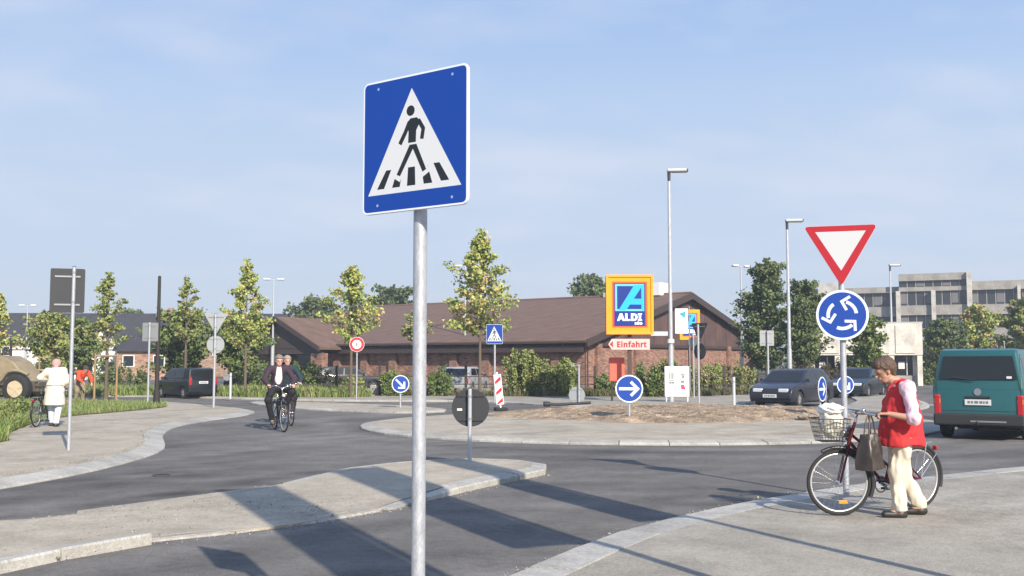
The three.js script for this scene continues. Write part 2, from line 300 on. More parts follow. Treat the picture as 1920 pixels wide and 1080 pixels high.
// ---------------------------------------------------------------- traffic signs
const BLUE = '#003e9a', RED = '#aa0c22';
function pedestrianGlyph(g, s) {     // walking figure on stripes inside the white triangle, in a 0..1 box scaled by s
  const P = (pts) => { g.beginPath(); pts.forEach(([x, y], i) => i ? g.lineTo(x * s, y * s) : g.moveTo(x * s, y * s)); g.closePath(); g.fill(); };
  const stroke = (pts, w) => { g.lineWidth = w * s; g.lineCap = 'butt'; g.lineJoin = 'round'; g.beginPath(); pts.forEach(([x, y], i) => i ? g.lineTo(x * s, y * s) : g.moveTo(x * s, y * s)); g.stroke(); };
  g.fillStyle = '#d6d8da'; P([[0.48, 0.10], [0.945, 0.862], [0.055, 0.862]]);
  g.fillStyle = '#1c2228'; g.strokeStyle = '#1c2228';
  P([[0.235, 0.685], [0.285, 0.685], [0.215, 0.820], [0.145, 0.820]]);
  P([[0.345, 0.690], [0.395, 0.690], [0.370, 0.820], [0.295, 0.820]]);
  P([[0.450, 0.685], [0.515, 0.685], [0.520, 0.820], [0.440, 0.820]]);
  P([[0.575, 0.690], [0.635, 0.690], [0.680, 0.820], [0.600, 0.820]]);
  P([[0.690, 0.680], [0.745, 0.680], [0.835, 0.815], [0.760, 0.815]]);
  g.strokeStyle = '#d6d8da'; stroke([[0.485, 0.51], [0.335, 0.765]], 0.078); stroke([[0.49, 0.51], [0.622, 0.752]], 0.078);
  g.strokeStyle = '#1c2228'; P([[0.462, 0.520], [0.515, 0.520], [0.372, 0.742], [0.338, 0.728]]); P([[0.478, 0.520], [0.528, 0.520], [0.622, 0.715], [0.588, 0.732]]);
  P([[0.440, 0.350], [0.470, 0.325], [0.530, 0.325], [0.565, 0.355], [0.525, 0.42], [0.522, 0.505], [0.448, 0.505], [0.452, 0.43]]);
  stroke([[0.460, 0.350], [0.420, 0.425], [0.368, 0.505]], 0.036); stroke([[0.545, 0.345], [0.592, 0.415], [0.578, 0.490]], 0.034);
  
  g.beginPath(); g.arc(0.470 * s, 0.268 * s, 0.039 * s, 0, TAU); g.fill();
}
function rr2(g, x, y, w, h, r) { g.beginPath(); g.moveTo(x + r, y); g.lineTo(x + w - r, y); g.quadraticCurveTo(x + w, y, x + w, y + r); g.lineTo(x + w, y + h - r); g.quadraticCurveTo(x + w, y + h, x + w - r, y + h); g.lineTo(x + r, y + h); g.quadraticCurveTo(x, y + h, x, y + h - r); g.lineTo(x, y + r); g.quadraticCurveTo(x, y, x + r, y); g.closePath(); }
const crossingPrint = canvasTex(1024, 1024, (g, s) => {
  g.fillStyle = '#e4e8ee'; g.fillRect(0, 0, s, s); g.fillStyle = BLUE; rr2(g, s * 0.013, s * 0.013, s * 0.974, s * 0.974, s * 0.04); g.fill(); pedestrianGlyph(g, s);
  g.fillStyle = '#8ea3c4'; for (const [x, y] of [[0.15, 0.06], [0.86, 0.06], [0.15, 0.94], [0.86, 0.94]]) { g.beginPath(); g.arc(x * s, y * s, s * 0.011, 0, TAU); g.fill(); }
});
const disc = (g, s, c) => { g.fillStyle = '#dfe5ee'; g.fillRect(0, 0, s, s); g.fillStyle = c; g.beginPath(); g.arc(s / 2, s / 2, s * 0.455, 0, TAU); g.fill(); };
const arrowPrint = canvasTex(512, 512, (g, s) => {
  disc(g, s, BLUE); g.strokeStyle = '#dde0e4'; g.lineWidth = s * 0.105; g.lineCap = 'butt'; g.beginPath(); g.moveTo(s * 0.13, s * 0.5); g.lineTo(s * 0.80, s * 0.5); g.stroke();
  g.lineJoin = 'miter'; g.beginPath(); g.moveTo(s * 0.56, s * 0.25); g.lineTo(s * 0.81, s * 0.5); g.lineTo(s * 0.56, s * 0.75); g.stroke();
});
const roundaboutPrint = canvasTex(512, 512, (g, s) => {
  disc(g, s, BLUE); g.strokeStyle = g.fillStyle = '#dde0e4'; g.lineWidth = s * 0.066;
  for (let k = 0; k < 3; k++) {
    const a0 = -0.12 + k * TAU / 3, a1 = a0 - 1.15; const R = s * 0.27;   // counter-clockwise arrows
    g.beginPath(); g.arc(s / 2, s / 2, R, a0, a1, true); g.stroke();
    const px = s / 2 + R * Math.cos(a1 - 0.32), py = s / 2 + R * Math.sin(a1 - 0.32);
    g.lineWidth = s * 0.056; g.beginPath();
    g.moveTo(s / 2 + R * 1.48 * Math.cos(a1 + 0.10), s / 2 + R * 1.48 * Math.sin(a1 + 0.10)); g.lineTo(px, py); g.lineTo(s / 2 + R * 0.48 * Math.cos(a1 + 0.42), s / 2 + R * 0.48 * Math.sin(a1 + 0.42)); g.stroke(); g.lineWidth = s * 0.066;
  }
});
const banPrint = canvasTex(256, 256, (g, s) => {
  g.fillStyle = '#d8dde2'; g.fillRect(0, 0, s, s); g.fillStyle = '#c8303a'; g.beginPath(); g.arc(s / 2, s / 2, s * 0.475, 0, TAU); g.fill(); g.fillStyle = '#f0eeec'; g.beginPath(); g.arc(s / 2, s / 2, s * 0.30, 0, TAU); g.fill();
  g.fillStyle = '#40444a'; g.fillRect(s * 0.46, s * 0.38, s * 0.08, s * 0.24);
});
const yieldPrint = canvasTex(512, 512, (g, s) => {
  g.fillStyle = RED; g.fillRect(0, 0, s, s); g.fillStyle = '#c3c5c7'; g.beginPath(); g.moveTo(s * 0.155, s * 0.095); g.lineTo(s * 0.845, s * 0.095); g.lineTo(s * 0.5, s * 0.745); g.closePath(); g.fill();
});
const face = (t) => new THREE.MeshStandardMaterial({ map: t, roughness: 0.6 });
const crossingFace = face(crossingPrint), arrowFace = face(arrowPrint), roundaboutFace = face(roundaboutPrint), banFace = face(banPrint), yieldFace = face(yieldPrint);
const rimMat = mat([0.66, 0.69, 0.73], { roughness: 0.4 });
function roundedRect(w, h, r) { const s = new THREE.Shape(); s.absarc(w / 2 - r, h / 2 - r, r, 0, Math.PI / 2); s.absarc(-w / 2 + r, h / 2 - r, r, Math.PI / 2, Math.PI); s.absarc(-w / 2 + r, -h / 2 + r, r, Math.PI, 1.5 * Math.PI); s.absarc(w / 2 - r, -h / 2 + r, r, 1.5 * Math.PI, TAU); return s; }
const yieldShape = (a) => { const s = new THREE.Shape(), r = a * 0.035, h = a * 0.866; const c = [[-a / 2, h / 2], [0, -h / 2], [a / 2, h / 2]]; const p = []; for (let i = 0; i < 3; i++) { const A = c[(i + 2) % 3], B = c[i], C = c[(i + 1) % 3]; const u = (P, Q) => { const l = Math.hypot(P[0] - Q[0], P[1] - Q[1]); return [Q[0] + (P[0] - Q[0]) / l * r * 2, Q[1] + (P[1] - Q[1]) / l * r * 2]; }; p.push([u(A, B), B, u(C, B)]); } p.forEach(([a1, b, c1], i) => { i ? s.lineTo(...a1) : s.moveTo(...a1); s.quadraticCurveTo(...b, ...c1); }); s.closePath(); s.isTriangle = true; return s; };
const circle = (r) => { const s = new THREE.Shape(); s.absarc(0, 0, r, 0, TAU); return s; };
// a plate facing +z: a thin metal panel with rim, its print on the front, stiffening rails on the back
function plate(parent, shape, w, h, x, y, z, print, backMat = M.aluDark, name = 'sign_plate', turn = 0, spin = 0) {
  const g = new THREE.ExtrudeGeometry(shape, { depth: 0.006, bevelEnabled: true, bevelSize: 0.002, bevelThickness: 0.002, bevelSegments: 1, curveSegments: 48 }); g.translate(0, 0, -0.006);
  const o = part(name, g, backMat, parent); o.position.set(x, y, z); o.rotation.set(0, turn, 0);
  if (print) {
    const f = new THREE.ShapeGeometry(shape, 24); const uv = f.attributes.uv; for (let i = 0; i < uv.count; i++) uv.setXY(i, uv.getX(i) / w + 0.5, uv.getY(i) / h + 0.5);
    if (spin) { const c = Math.cos(spin), sn = Math.sin(spin); for (let i = 0; i < uv.count; i++) { const a = uv.getX(i) - 0.5, b = uv.getY(i) - 0.5; uv.setXY(i, a * c - b * sn + 0.5, a * sn + b * c + 0.5); } }
    f.translate(0, 0, 0.0045); part('sign_face', f, print, o);
  }
  const tri = shape.isTriangle; for (const k of [-0.32, 0.32]) part('back_rail', box(w * (tri ? (k > 0 ? 0.62 : 0.12) : 0.74), 0.03, 0.018, 0, h * k, -0.018), print || name === 'disc_plate' ? backMat : M.alu, o);
  return o;
}
function post(parent, h, r, m = M.galv, name = 'post') {
  const g = new THREE.CylinderGeometry(r, r, h, 20, 1); g.translate(0, h / 2, 0); const cap = new THREE.SphereGeometry(r * 1.04, 16, 6, 0, TAU, 0, Math.PI / 2); cap.scale(1, 0.5, 1); cap.translate(0, h, 0);
  const o = part(name, g, m, parent); part('post_cap', cap, M.aluDark, o); return o;
}
function clamps(parent, ys, r) { for (const y of ys) part('clamp', [cyl(r + 0.006, r + 0.006, 0.035, 16, 0, y, 0), rbox(0.06, 0.03, 0.05, 0.005, 0, y, r + 0.012)], M.alu, parent); }

{ // main crossing sign in front
  const t = thing('crossing_sign', 'large blue pedestrian crossing sign on galvanised post in the foreground', 'traffic sign', [-0.42, 0.03, -4.66], -0.62);
  post(t, 2.86, 0.0315); clamps(t, [2.42, 2.78], 0.0315);
  plate(t, roundedRect(0.625, 0.625, 0.032), 0.625, 0.625, 0.018, 2.612, 0.068, crossingFace, rimMat);
}
{ // far crossing sign
  const t = thing('crossing_sign', 'small distant blue pedestrian crossing sign before the brown roof', 'traffic sign', [-0.67, 0.085, -39.9], -0.12);
  post(t, 2.95, 0.038); clamps(t, [2.45, 2.85], 0.038); plate(t, roundedRect(0.64, 0.76, 0.04), 0.64, 0.76, 0, 2.66, 0.08, crossingFace, rimMat);
}
{ // give way over roundabout
  const t = thing('roundabout_sign', 'red and white triangle above blue roundabout disc on one post', 'traffic sign', [4.05, 0.03, -12.55], -0.30);
  post(t, 3.16, 0.036); clamps(t, [2.0, 2.38, 2.75, 3.1], 0.036);
  plate(t, yieldShape(0.86), 0.86, 0.745, 0, 2.915, 0.075, yieldFace, mat([0.72, 0.70, 0.70]), 'triangle_plate');
  plate(t, circle(0.305), 0.61, 0.61, 0, 2.19, 0.075, roundaboutFace, rimMat, 'disc_plate');
}
function arrowSign(label, pos, r, yc, turn, spin, group) {
  const t = thing('arrow_sign', label, 'traffic sign', pos, turn, group);
  post(t, yc + r * 0.7, 0.03); clamps(t, [yc - r * 0.5, yc + r * 0.5], 0.03); plate(t, circle(r), r * 2, r * 2, 0, yc, 0.07, arrowFace, rimMat, 'disc_plate', 0, spin); return t;
}
arrowSign('blue disc with white arrow pointing right, standing on the soil mound', [3.12, 0.088, -27.4], 0.365, 0.86, -0.08, 0);
arrowSign('small blue disc with white arrow pointing down right, beside the far kerb', [-3.86, 0.085, -35.6], 0.30, 0.82, 0.1, Math.PI / 4);
arrowSign('blue arrow disc seen almost edge on, at the right end of the mound', [8.65, 0.088, -28.9], 0.345, 0.81, 0.95, 0);
arrowSign('blue arrow disc half hidden behind the roundabout sign post', [10.80, 0, -33.4], 0.29, 0.92, 0.15, Math.PI / 4);
{ // ban sign
  const t = thing('ban_sign', 'round white sign with red ring on a slim post before the brick building', 'traffic sign', [-6.68, 0.085, -44.2], 0.05);
  post(t, 2.6, 0.032); clamps(t, [2.15, 2.5], 0.032); plate(t, circle(0.32), 0.64, 0.64, 0, 2.34, 0.07, banFace, mat([0.5, 0.1, 0.1]), 'disc_plate');
}
{ // rear views
  let t = thing('rear_facing_sign', 'dark back of a tall rectangular sign on post beside left footpath', 'traffic sign', [-7.95, 0.075, -18.52], Math.PI + 0.30);
  post(t, 3.30, 0.032); clamps(t, [2.66, 3.2], 0.032); plate(t, roundedRect(0.58, 0.80, 0.03), 0.58, 0.80, 0.11, 2.87, 0.075, null);
  t = thing('rear_facing_sign', 'round dark back of a low sign on the splitter island', 'traffic sign', [-0.66, 0.115, -16.11], Math.PI - 0.12);
  post(t, 1.12, 0.032); clamps(t, [0.65, 1.0], 0.032); plate(t, circle(0.295), 0.59, 0.59, 0, 0.82, 0.07, null, M.aluDark, 'disc_plate');
  part('sticker', box(0.08, 0.035, 0.003, 0.17, 0.79, 0.0525), M.whitePaint, t);
  t = thing('rear_facing_sign', 'grey back of a small square sign beside the black pole', 'traffic sign', [-12.95, 0.075, -36.6], Math.PI);
  post(t, 3.0, 0.036, M.galv); clamps(t, [2.45, 2.9], 0.036); plate(t, roundedRect(0.56, 0.66, 0.03), 0.56, 0.66, 0, 2.66, 0.08, null, M.alu);
  t = thing('rear_facing_sign', 'pale backs of triangle and disc signs at the footpath tip', 'traffic sign', [-10.46, 0.075, -36.1], Math.PI);
  post(t, 3.28, 0.042); clamps(t, [2.05, 2.4, 2.8, 3.15], 0.042);
  plate(t, yieldShape(0.86), 0.86, 0.745, 0, 2.93, 0.085, null, M.aluPale, 'triangle_plate'); plate(t, circle(0.31), 0.62, 0.62, 0, 2.2, 0.085, null, M.aluPale, 'disc_plate');
  t = thing('rear_facing_sign', 'dark backs of triangle and disc signs seen obliquely beside the white display board', 'traffic sign', [7.04, 0.085, -38.75], Math.PI - 0.95);
  post(t, 3.0, 0.042); clamps(t, [2.0, 2.7], 0.042); plate(t, yieldShape(0.86), 0.86, 0.745, 0, 2.68, 0.085, null, M.aluDark, 'triangle_plate'); plate(t, circle(0.31), 0.62, 0.62, 0, 1.98, 0.085, null, M.aluDark, 'disc_plate');
  t = thing('rear_facing_sign', 'grey square sign back beyond the dark car left of the tall lamp', 'traffic sign', [11.0, 0.085, -44.1], Math.PI + 0.15);
  post(t, 2.92, 0.042); clamps(t, [2.4, 2.8], 0.042); plate(t, roundedRect(0.64, 0.66, 0.03), 0.64, 0.66, 0, 2.61, 0.085, null, M.alu);
  t = thing('rear_facing_sign', 'thin post with pale disc back and two small fittings behind the mound', 'traffic sign', [2.52, 0.085, -38.7], Math.PI - 0.3);
  post(t, 1.42, 0.034); clamps(t, [0.3, 0.55], 0.034); plate(t, circle(0.31), 0.62, 0.62, 0.10, 0.34, 0.075, null, M.aluPale, 'disc_plate');
  for (const x of [0, 0.24]) part('fitting', rbox(0.1, 0.09, 0.1, 0.02, x, 1.44, 0), M.aluPale, t); part('arm', bar([0, 1.44, 0], [0.24, 1.44, 0], 0.015), M.aluPale, t);
  t = thing('rear_facing_sign', 'slim grey post with small pale disc behind the white display board', 'traffic sign', [8.05, 0.085, -45.5], Math.PI - 0.6);
  post(t, 2.9, 0.032); clamps(t, [2.3, 2.6], 0.032); plate(t, circle(0.28), 0.56, 0.56, 0, 2.45, 0.07, null, M.alu, 'disc_plate');
}
function marker(label, pos, h, withDisc) {
  const t = thing('marker_post', label, 'marker post', pos, 0, 'low marker posts');
  post(t, h, 0.052, mat([0.55, 0.57, 0.58], { roughness: 0.6, metalness: 0.2 }));
  part('reflector', cyl(0.054, 0.054, 0.06, 16, 0, h - 0.16, 0), M.aluPale, t);
  if (withDisc) { const d = plate(t, circle(0.15), 0.3, 0.3, -0.17, h - 0.2, -0.03, null, M.alu, 'disc_plate', Math.PI); }
}
marker('low grey marker post with small disc at the far verge on the left', [-12.1, 0.085, -44.2], 1.12, true);
marker('low grey marker post between the mound and the dark car', [7.7, 0.085, -35.7], 1.06, false);
{ // red-white beacon, leaning
  const t = thing('warning_beacon', 'leaning red and white striped beacon panel beside the far crossing', 'beacon', [-0.38, 0, -35.4], 0.12);
  const print = canvasTex(128, 512, (g, w, h) => { g.fillStyle = '#ece9e6'; g.fillRect(0, 0, w, h); g.fillStyle = '#b3142c'; for (const y of [0.02, 0.38, 0.74]) { g.beginPath(); g.moveTo(w * 0.08, h * (y + 0.20)); g.lineTo(w * 0.92, h * (y + 0.03)); g.lineTo(w * 0.92, h * (y + 0.17)); g.lineTo(w * 0.08, h * (y + 0.34 > 1 ? 1 : y + 0.30)); g.fill(); } });
  const p = new THREE.Group(); p.name = 'beacon_panel'; p.rotation.z = 0.11; t.add(p);
  part('panel_body', rbox(0.27, 1.05, 0.05, 0.02, 0, 0.72, 0), M.whitePaint, p); const f = new THREE.PlaneGeometry(0.25, 1.03); f.translate(0, 0.72, 0.0275); part('panel_face', f, face(print), p);
  part('stem', rbox(0.06, 0.22, 0.05, 0.01, 0, 0.12, 0), M.whitePaint, p); part('lamp_stub', rbox(0.06, 0.1, 0.05, 0.02, 0, 1.28, 0), M.whitePaint, p);
  part('foot', rbox(0.42, 0.10, 0.75, 0.03, 0, 0.05, 0), M.rubber, t);
}
{ // black pole
  const t = thing('black_pole', 'bare black pole at the tip of the grass verge', 'pole', [-12.95, 0.075, -37.5]);
  part('shaft', cyl(0.085, 0.055, 4.7, 14, 0, 2.35, 0), M.darkSteel, t); part('collar', cyl(0.12, 0.12, 0.5, 14, 0, 0.25, 0), M.darkSteel, t); part('cap', ball(0.058, 0, 4.7, 0), M.darkSteel, t);
}
// ---------------------------------------------------------------- street lamps
const lampShell = mat([0.52, 0.53, 0.52], { roughness: 0.5 }), lampPole = mat([0.62, 0.64, 0.66], { roughness: 0.45, metalness: 0.3, map: galvTex });
const lampGlass = mat([0.20, 0.20, 0.19], { roughness: 0.2 });
function streetLamp(label, pos, h, turn, group = 'single arm street lamps') {
  const t = thing('street_lamp', label, 'street lamp', pos, turn, group);
  part('pole', [cyl(0.105, 0.105, 2.2, 16, 0, 1.1, 0), cyl(0.085, 0.055, h - 2.2, 16, 0, 2.2 + (h - 2.2) / 2, 0)], lampPole, t);
  part('joint', cyl(0.06, 0.07, 0.35, 12, 0, h - 0.1, 0), M.aluDark, t);
  const hd = part('lamp_head', rbox(0.80, 0.13, 0.32, 0.05, 0.32, h + 0.16, 0), lampShell, t); 
  part('lamp_glass', rbox(0.62, 0.03, 0.24, 0.012, 0.42, h + 0.09, 0), lampGlass, hd);
  part('end_cap', rbox(0.10, 0.11, 0.28, 0.03, 0.72, h + 0.15, 0), M.aluDark, hd);
  return t;
}
{
  const t = streetLamp('tall street lamp beside the yellow framed store sign', [6.39, 0.085, -41.25], 9.2, -0.1);
  part('street_name_plate', rbox(1.0, 0.17, 0.02, 0.005, -0.62, 2.72, 0.05), mat([0.62, 0.63, 0.62]), t); part('collar', cyl(0.14, 0.14, 0.16, 14, 0, 2.42, 0), M.whitePaint, t);
}
streetLamp('street lamp rising behind the dark car in front of the tall trees', [13.2, 0.085, -48.8], 8.2, -0.1);
streetLamp('far street lamp in front of the grey office building', [27.8, 0.085, -75], 8.55, 0);
function twinLamp(label, pos, h, turn) {
  const t = thing('car_park_lamp', label, 'street lamp', pos, turn, 'twin headed car park lamps');
  part('pole', [cyl(0.13, 0.13, h * 0.42, 14, 0, h * 0.21, 0), cyl(0.075, 0.05, h * 0.58, 14, 0, h * 0.71, 0)], lampPole, t);
  for (const s of [-1, 1]) { part('arm', bar([0, h, 0], [s * 0.3, h + 0.03, 0], 0.03), lampPole, t); const k = part('lamp_head', rbox(0.5, 0.13, 0.3, 0.05, s * 0.5, h + 0.06, 0), M.whitePaint, t); part('lamp_glass', rbox(0.36, 0.02, 0.2, 0.008, s * 0.52, h - 0.008, 0), lampGlass, k); }
}
twinLamp('twin headed lamp left of the brown roofed building', [-17.5, 0, -75], 7.7, 0.1);
twinLamp('twin headed lamp rising through the yellowing tree', [-3.2, 0, -70], 8.2, 0);
twinLamp('twin headed lamp left of the big dark tree', [15.7, 0, -70], 8.2, 0.5);
twinLamp('small twin headed lamp at the far left', [-45, 0, -95], 6.9, 0.2);

// ---------------------------------------------------------------- store signs
const storePrint = canvasTex(768, 960, (g, w, h) => {
  g.fillStyle = '#f4a010'; g.fillRect(0, 0, w, h); g.fillStyle = '#e8641c'; g.fillRect(w * 0.115, h * 0.105, w * 0.77, h * 0.79); g.fillStyle = '#c8202c'; g.fillRect(w * 0.145, h * 0.125, w * 0.71, h * 0.75);
  g.fillStyle = '#0c2f86'; g.fillRect(w * 0.165, h * 0.135, w * 0.67, h * 0.735);
  const L = '#6cc4f2', B = '#26b4ec'; g.strokeStyle = L; g.lineWidth = w * 0.042; g.strokeRect(w * 0.205, h * 0.165, w * 0.59, h * 0.43);
  const P = (c, pts) => { g.fillStyle = c; g.beginPath(); pts.forEach(([x, y], i) => i ? g.lineTo(x * w, y * h) : g.moveTo(x * w, y * h)); g.closePath(); g.fill(); };
  P(B, [[0.60, 0.165], [0.79, 0.165], [0.42, 0.60], [0.255, 0.60]]); P(B, [[0.56, 0.40], [0.79, 0.40], [0.79, 0.50], [0.48, 0.50]]); P(B, [[0.755, 0.165], [0.81, 0.165], [0.81, 0.6], [0.755, 0.6]]);
  g.fillStyle = '#ffffff'; g.textAlign = 'center'; g.textBaseline = 'alphabetic'; g.font = `bold ${Math.round(h * 0.165)}px sans-serif`; g.save(); g.translate(w * 0.5, h * 0.775); g.scale(1.14, 1); g.fillText('ALDI', 0, 0); g.lineWidth = 9; g.strokeStyle = '#fff'; g.strokeText('ALDI', 0, 0); g.restore();
  g.font = `bold ${Math.round(h * 0.055)}px sans-serif`; g.save(); g.translate(w * 0.69, h * 0.845); g.scale(1.3, 1); g.fillText('SÜD', 0, 0); g.strokeStyle = '#fff'; g.lineWidth = 3; g.strokeText('SÜD', 0, 0); g.restore();
});
const storeFace = new THREE.MeshStandardMaterial({ map: storePrint, roughness: 0.35 });
{
  const t = thing('store_sign', 'tall yellow framed blue store sign with red arrow board on brown post', 'store sign', [4.72, 0.085, -41.2], 0.0);
  part('post', [rbox(0.16, 2.72, 0.12, 0.01, 0, 1.36, 0)], mat([0.09, 0.055, 0.045]), t);
  const c = part('cabinet', rbox(1.86, 2.36, 0.5, 0.04, 0, 3.88, -0.06), mat([0.07, 0.08, 0.075], { roughness: 0.6 }), t);
  const f = new THREE.PlaneGeometry(1.84, 2.34); f.translate(0, 3.88, 0.196); part('sign_face', f, storeFace, c);
  const fr = new THREE.Shape(); fr.moveTo(-0.94, -1.19); fr.lineTo(0.94, -1.19); fr.lineTo(0.94, 1.19); fr.lineTo(-0.94, 1.19); fr.closePath(); const ho = new THREE.Path(); ho.moveTo(-0.86, -1.11); ho.lineTo(-0.86, 1.11); ho.lineTo(0.86, 1.11); ho.lineTo(0.86, -1.11); ho.closePath(); fr.holes.push(ho);
  const fg = new THREE.ExtrudeGeometry(fr, { depth: 0.05, bevelEnabled: true, bevelSize: 0.01, bevelThickness: 0.01, bevelSegments: 2 }); fg.translate(0, 3.88, 0.185); part('sign_frame', fg, mat([0.85, 0.36, 0.02], { roughness: 0.4 }), c);
  const ep = canvasTex(512, 128, (g, w, h) => { g.fillStyle = '#e9b7b2'; g.fillRect(0, 0, w, h); g.fillStyle = '#a51c2a'; g.font = `bold ${Math.round(h * 0.74)}px sans-serif`; g.textAlign = 'center'; g.textBaseline = 'middle'; g.fillText('Einfahrt', w * 0.56, h * 0.53); g.strokeStyle = '#a51c2a'; g.lineWidth = 3; g.strokeText('Einfahrt', w * 0.56, h * 0.53); g.beginPath(); g.moveTo(w * 0.03, h * 0.5); g.lineTo(w * 0.11, h * 0.2); g.lineTo(w * 0.11, h * 0.8); g.fill(); });
  const sh = shapeOf([[-0.86, 0], [-0.72, 0.215], [0.80, 0.215], [0.80, -0.215], [-0.72, -0.215]]);
  const eb = new THREE.ExtrudeGeometry(sh, { depth: 0.06, bevelEnabled: false }); eb.translate(0, 2.29, 0.07); const board = part('entrance_board', eb, mat([0.62, 0.30, 0.28]), t);
  const ef = new THREE.ShapeGeometry(sh); { const uv = ef.attributes.uv; for (let i = 0; i < uv.count; i++) uv.setXY(i, (uv.getX(i) + 0.86) / 1.66, (uv.getY(i) + 0.215) / 0.43); } ef.translate(0, 2.29, 0.133); part('board_face', ef, face(ep), board);
}
{
  const t = thing('red_board', 'plain red panel on a short post left of the store sign', 'board', [4.28, 0.085, -42.0], 0.05);
  part('panel', rbox(0.64, 0.98, 0.14, 0.05, 0, 1.28, 0), mat([0.74, 0.13, 0.085], { roughness: 0.5 }), t); for (const x of [-0.2, 0.2]) part('post', rbox(0.08, 0.85, 0.08, 0.01, x, 0.42, 0), M.darkSteel, t);
}
{ // A-board
  const t = thing('display_board', 'white standing display board with small grey and pink print', 'display board', [6.6, 0.085, -41.15], -0.12);
  const pr = canvasTex(384, 512, (g, w, h) => {
    g.fillStyle = '#f0efec'; g.fillRect(0, 0, w, h); g.fillStyle = '#4a4a4c';
    for (let k = 0; k < 6; k++) { g.fillRect(w * 0.14, h * (0.20 + k * 0.036), w * 0.09, h * 0.02); g.fillRect(w * 0.25, h * (0.20 + k * 0.036), w * 0.12, h * 0.022); }
    g.fillRect(w * 0.14, h * 0.46, w * 0.25, h * 0.03); g.fillRect(w * 0.16, h * 0.52, w * 0.22, h * 0.05); g.fillStyle = '#86888c'; g.fillRect(w * 0.66, h * 0.22, w * 0.18, h * 0.05); g.fillRect(w * 0.72, h * 0.28, w * 0.1, h * 0.11); g.fillRect(w * 0.66, h * 0.46, w * 0.16, h * 0.09);
    g.fillStyle = '#d8486e'; g.beginPath(); g.moveTo(w * 0.66, h * 0.62); g.lineTo(w * 0.80, h * 0.60); g.lineTo(w * 0.88, h * 0.78); g.lineTo(w * 0.68, h * 0.76); g.fill();
  });
  const b = part('board', rbox(0.98, 1.22, 0.05, 0.03, 0, 0.80, 0), M.whitePaint, t); const f = new THREE.PlaneGeometry(0.92, 1.16); f.translate(0, 0.80, 0.0275); part('board_face', f, face(pr), b);
  for (const s of [-1, 1]) part('leg', [rbox(0.05, 0.22, 0.05, 0.01, s * 0.42, 0.10, 0), bar([s * 0.42, 1.1, -0.03], [s * 0.42, 0.0, -0.4], 0.018)], M.whitePaint, t);
}
{ // small flag signs behind
  const t = thing('hanging_banner', 'narrow white banner with light blue print before the gable', 'banner', [7.95, 0.085, -48], -0.1);
  const pr = canvasTex(128, 256, (g, w, h) => { g.fillStyle = '#eef0f0'; g.fillRect(0, 0, w, h); g.fillStyle = '#3aa0d0'; g.beginPath(); g.moveTo(w * 0.3, h * 0.2); g.lineTo(w * 0.85, h * 0.1); g.lineTo(w * 0.75, h * 0.4); g.fill(); g.fillStyle = '#c9d3b0'; g.fillRect(w * 0.35, h * 0.55, w * 0.4, h * 0.03); g.fillRect(w * 0.5, h * 0.76, w * 0.25, h * 0.06); });
  part('post', [bar([0.36, 0, -0.05], [0.36, 4.2, -0.05], 0.03)], M.alu, t); const b = part('banner_cloth', rbox(0.60, 1.18, 0.03, 0.01, 0, 3.5, 0), M.whitePaint, t); const f = new THREE.PlaneGeometry(0.58, 1.16); f.translate(0, 3.5, 0.0165); part('banner_face', f, face(pr), b);
}
{
  const t = thing('store_sign', 'smaller yellow framed blue store sign behind the white banner', 'store sign', [8.75, 0.085, -50.5], 0.15);
  part('post', bar([0, 0, -0.05], [0, 2.7, -0.05], 0.07), mat([0.09, 0.055, 0.045]), t);
  const c = part('cabinet', rbox(1.05, 1.5, 0.2, 0.03, 0, 3.42, -0.03), mat([0.80, 0.36, 0.03]), t); const f = new THREE.PlaneGeometry(1.03, 1.48); f.translate(0, 3.42, 0.073); part('sign_face', f, storeFace, c);
}
{ // pipe on the mound
  const t = thing('drain_pipe', 'length of black ribbed pipe lying across the soil mound', 'pipe', [1.9, 0.2, -34.0], 0.0);
  part('pipe', tube([[-0.75, 0.09, 0.3], [-0.35, 0.07, 0.22], [0.1, 0.09, 0.1], [0.7, 0.12, -0.05]], 0.045, 20, 8), M.black, t); part('socket', bar([-0.86, 0.09, 0.33], [-0.66, 0.085, 0.28], 0.085), M.black, t);
}
// stones and clods on the mound
for (const [x, z, r, y] of [[7.9, -27.9, 0.16, 0.17], [5.2, -28.1, 0.12, 0.26], [9.2, -29.7, 0.11, 0.2]]) {
  const g = new THREE.IcosahedronGeometry(r, 1); const p = g.attributes.position; for (let i = 0; i < p.count; i++) { const k = 1 + 0.35 * noise(p.getX(i) * 9, p.getY(i) * 9, p.getZ(i) * 9 + x); p.setXYZ(i, p.getX(i) * k, p.getY(i) * k * 0.7, p.getZ(i) * k); } g.computeVertexNormals();
  const o = part(numbered('stone'), g, mat([0.45, 0.38, 0.30], { map: dirtTex }), scene); o.position.set(x, y, z); o.userData = { label: x === 7.9 ? 'largest pale stone at the foot of the soil mound' : x === 5.2 ? 'brown clod near the middle of the soil mound' : 'small stone near the right end of the soil mound', category: 'stone', group: 'stones on the mound' };
}
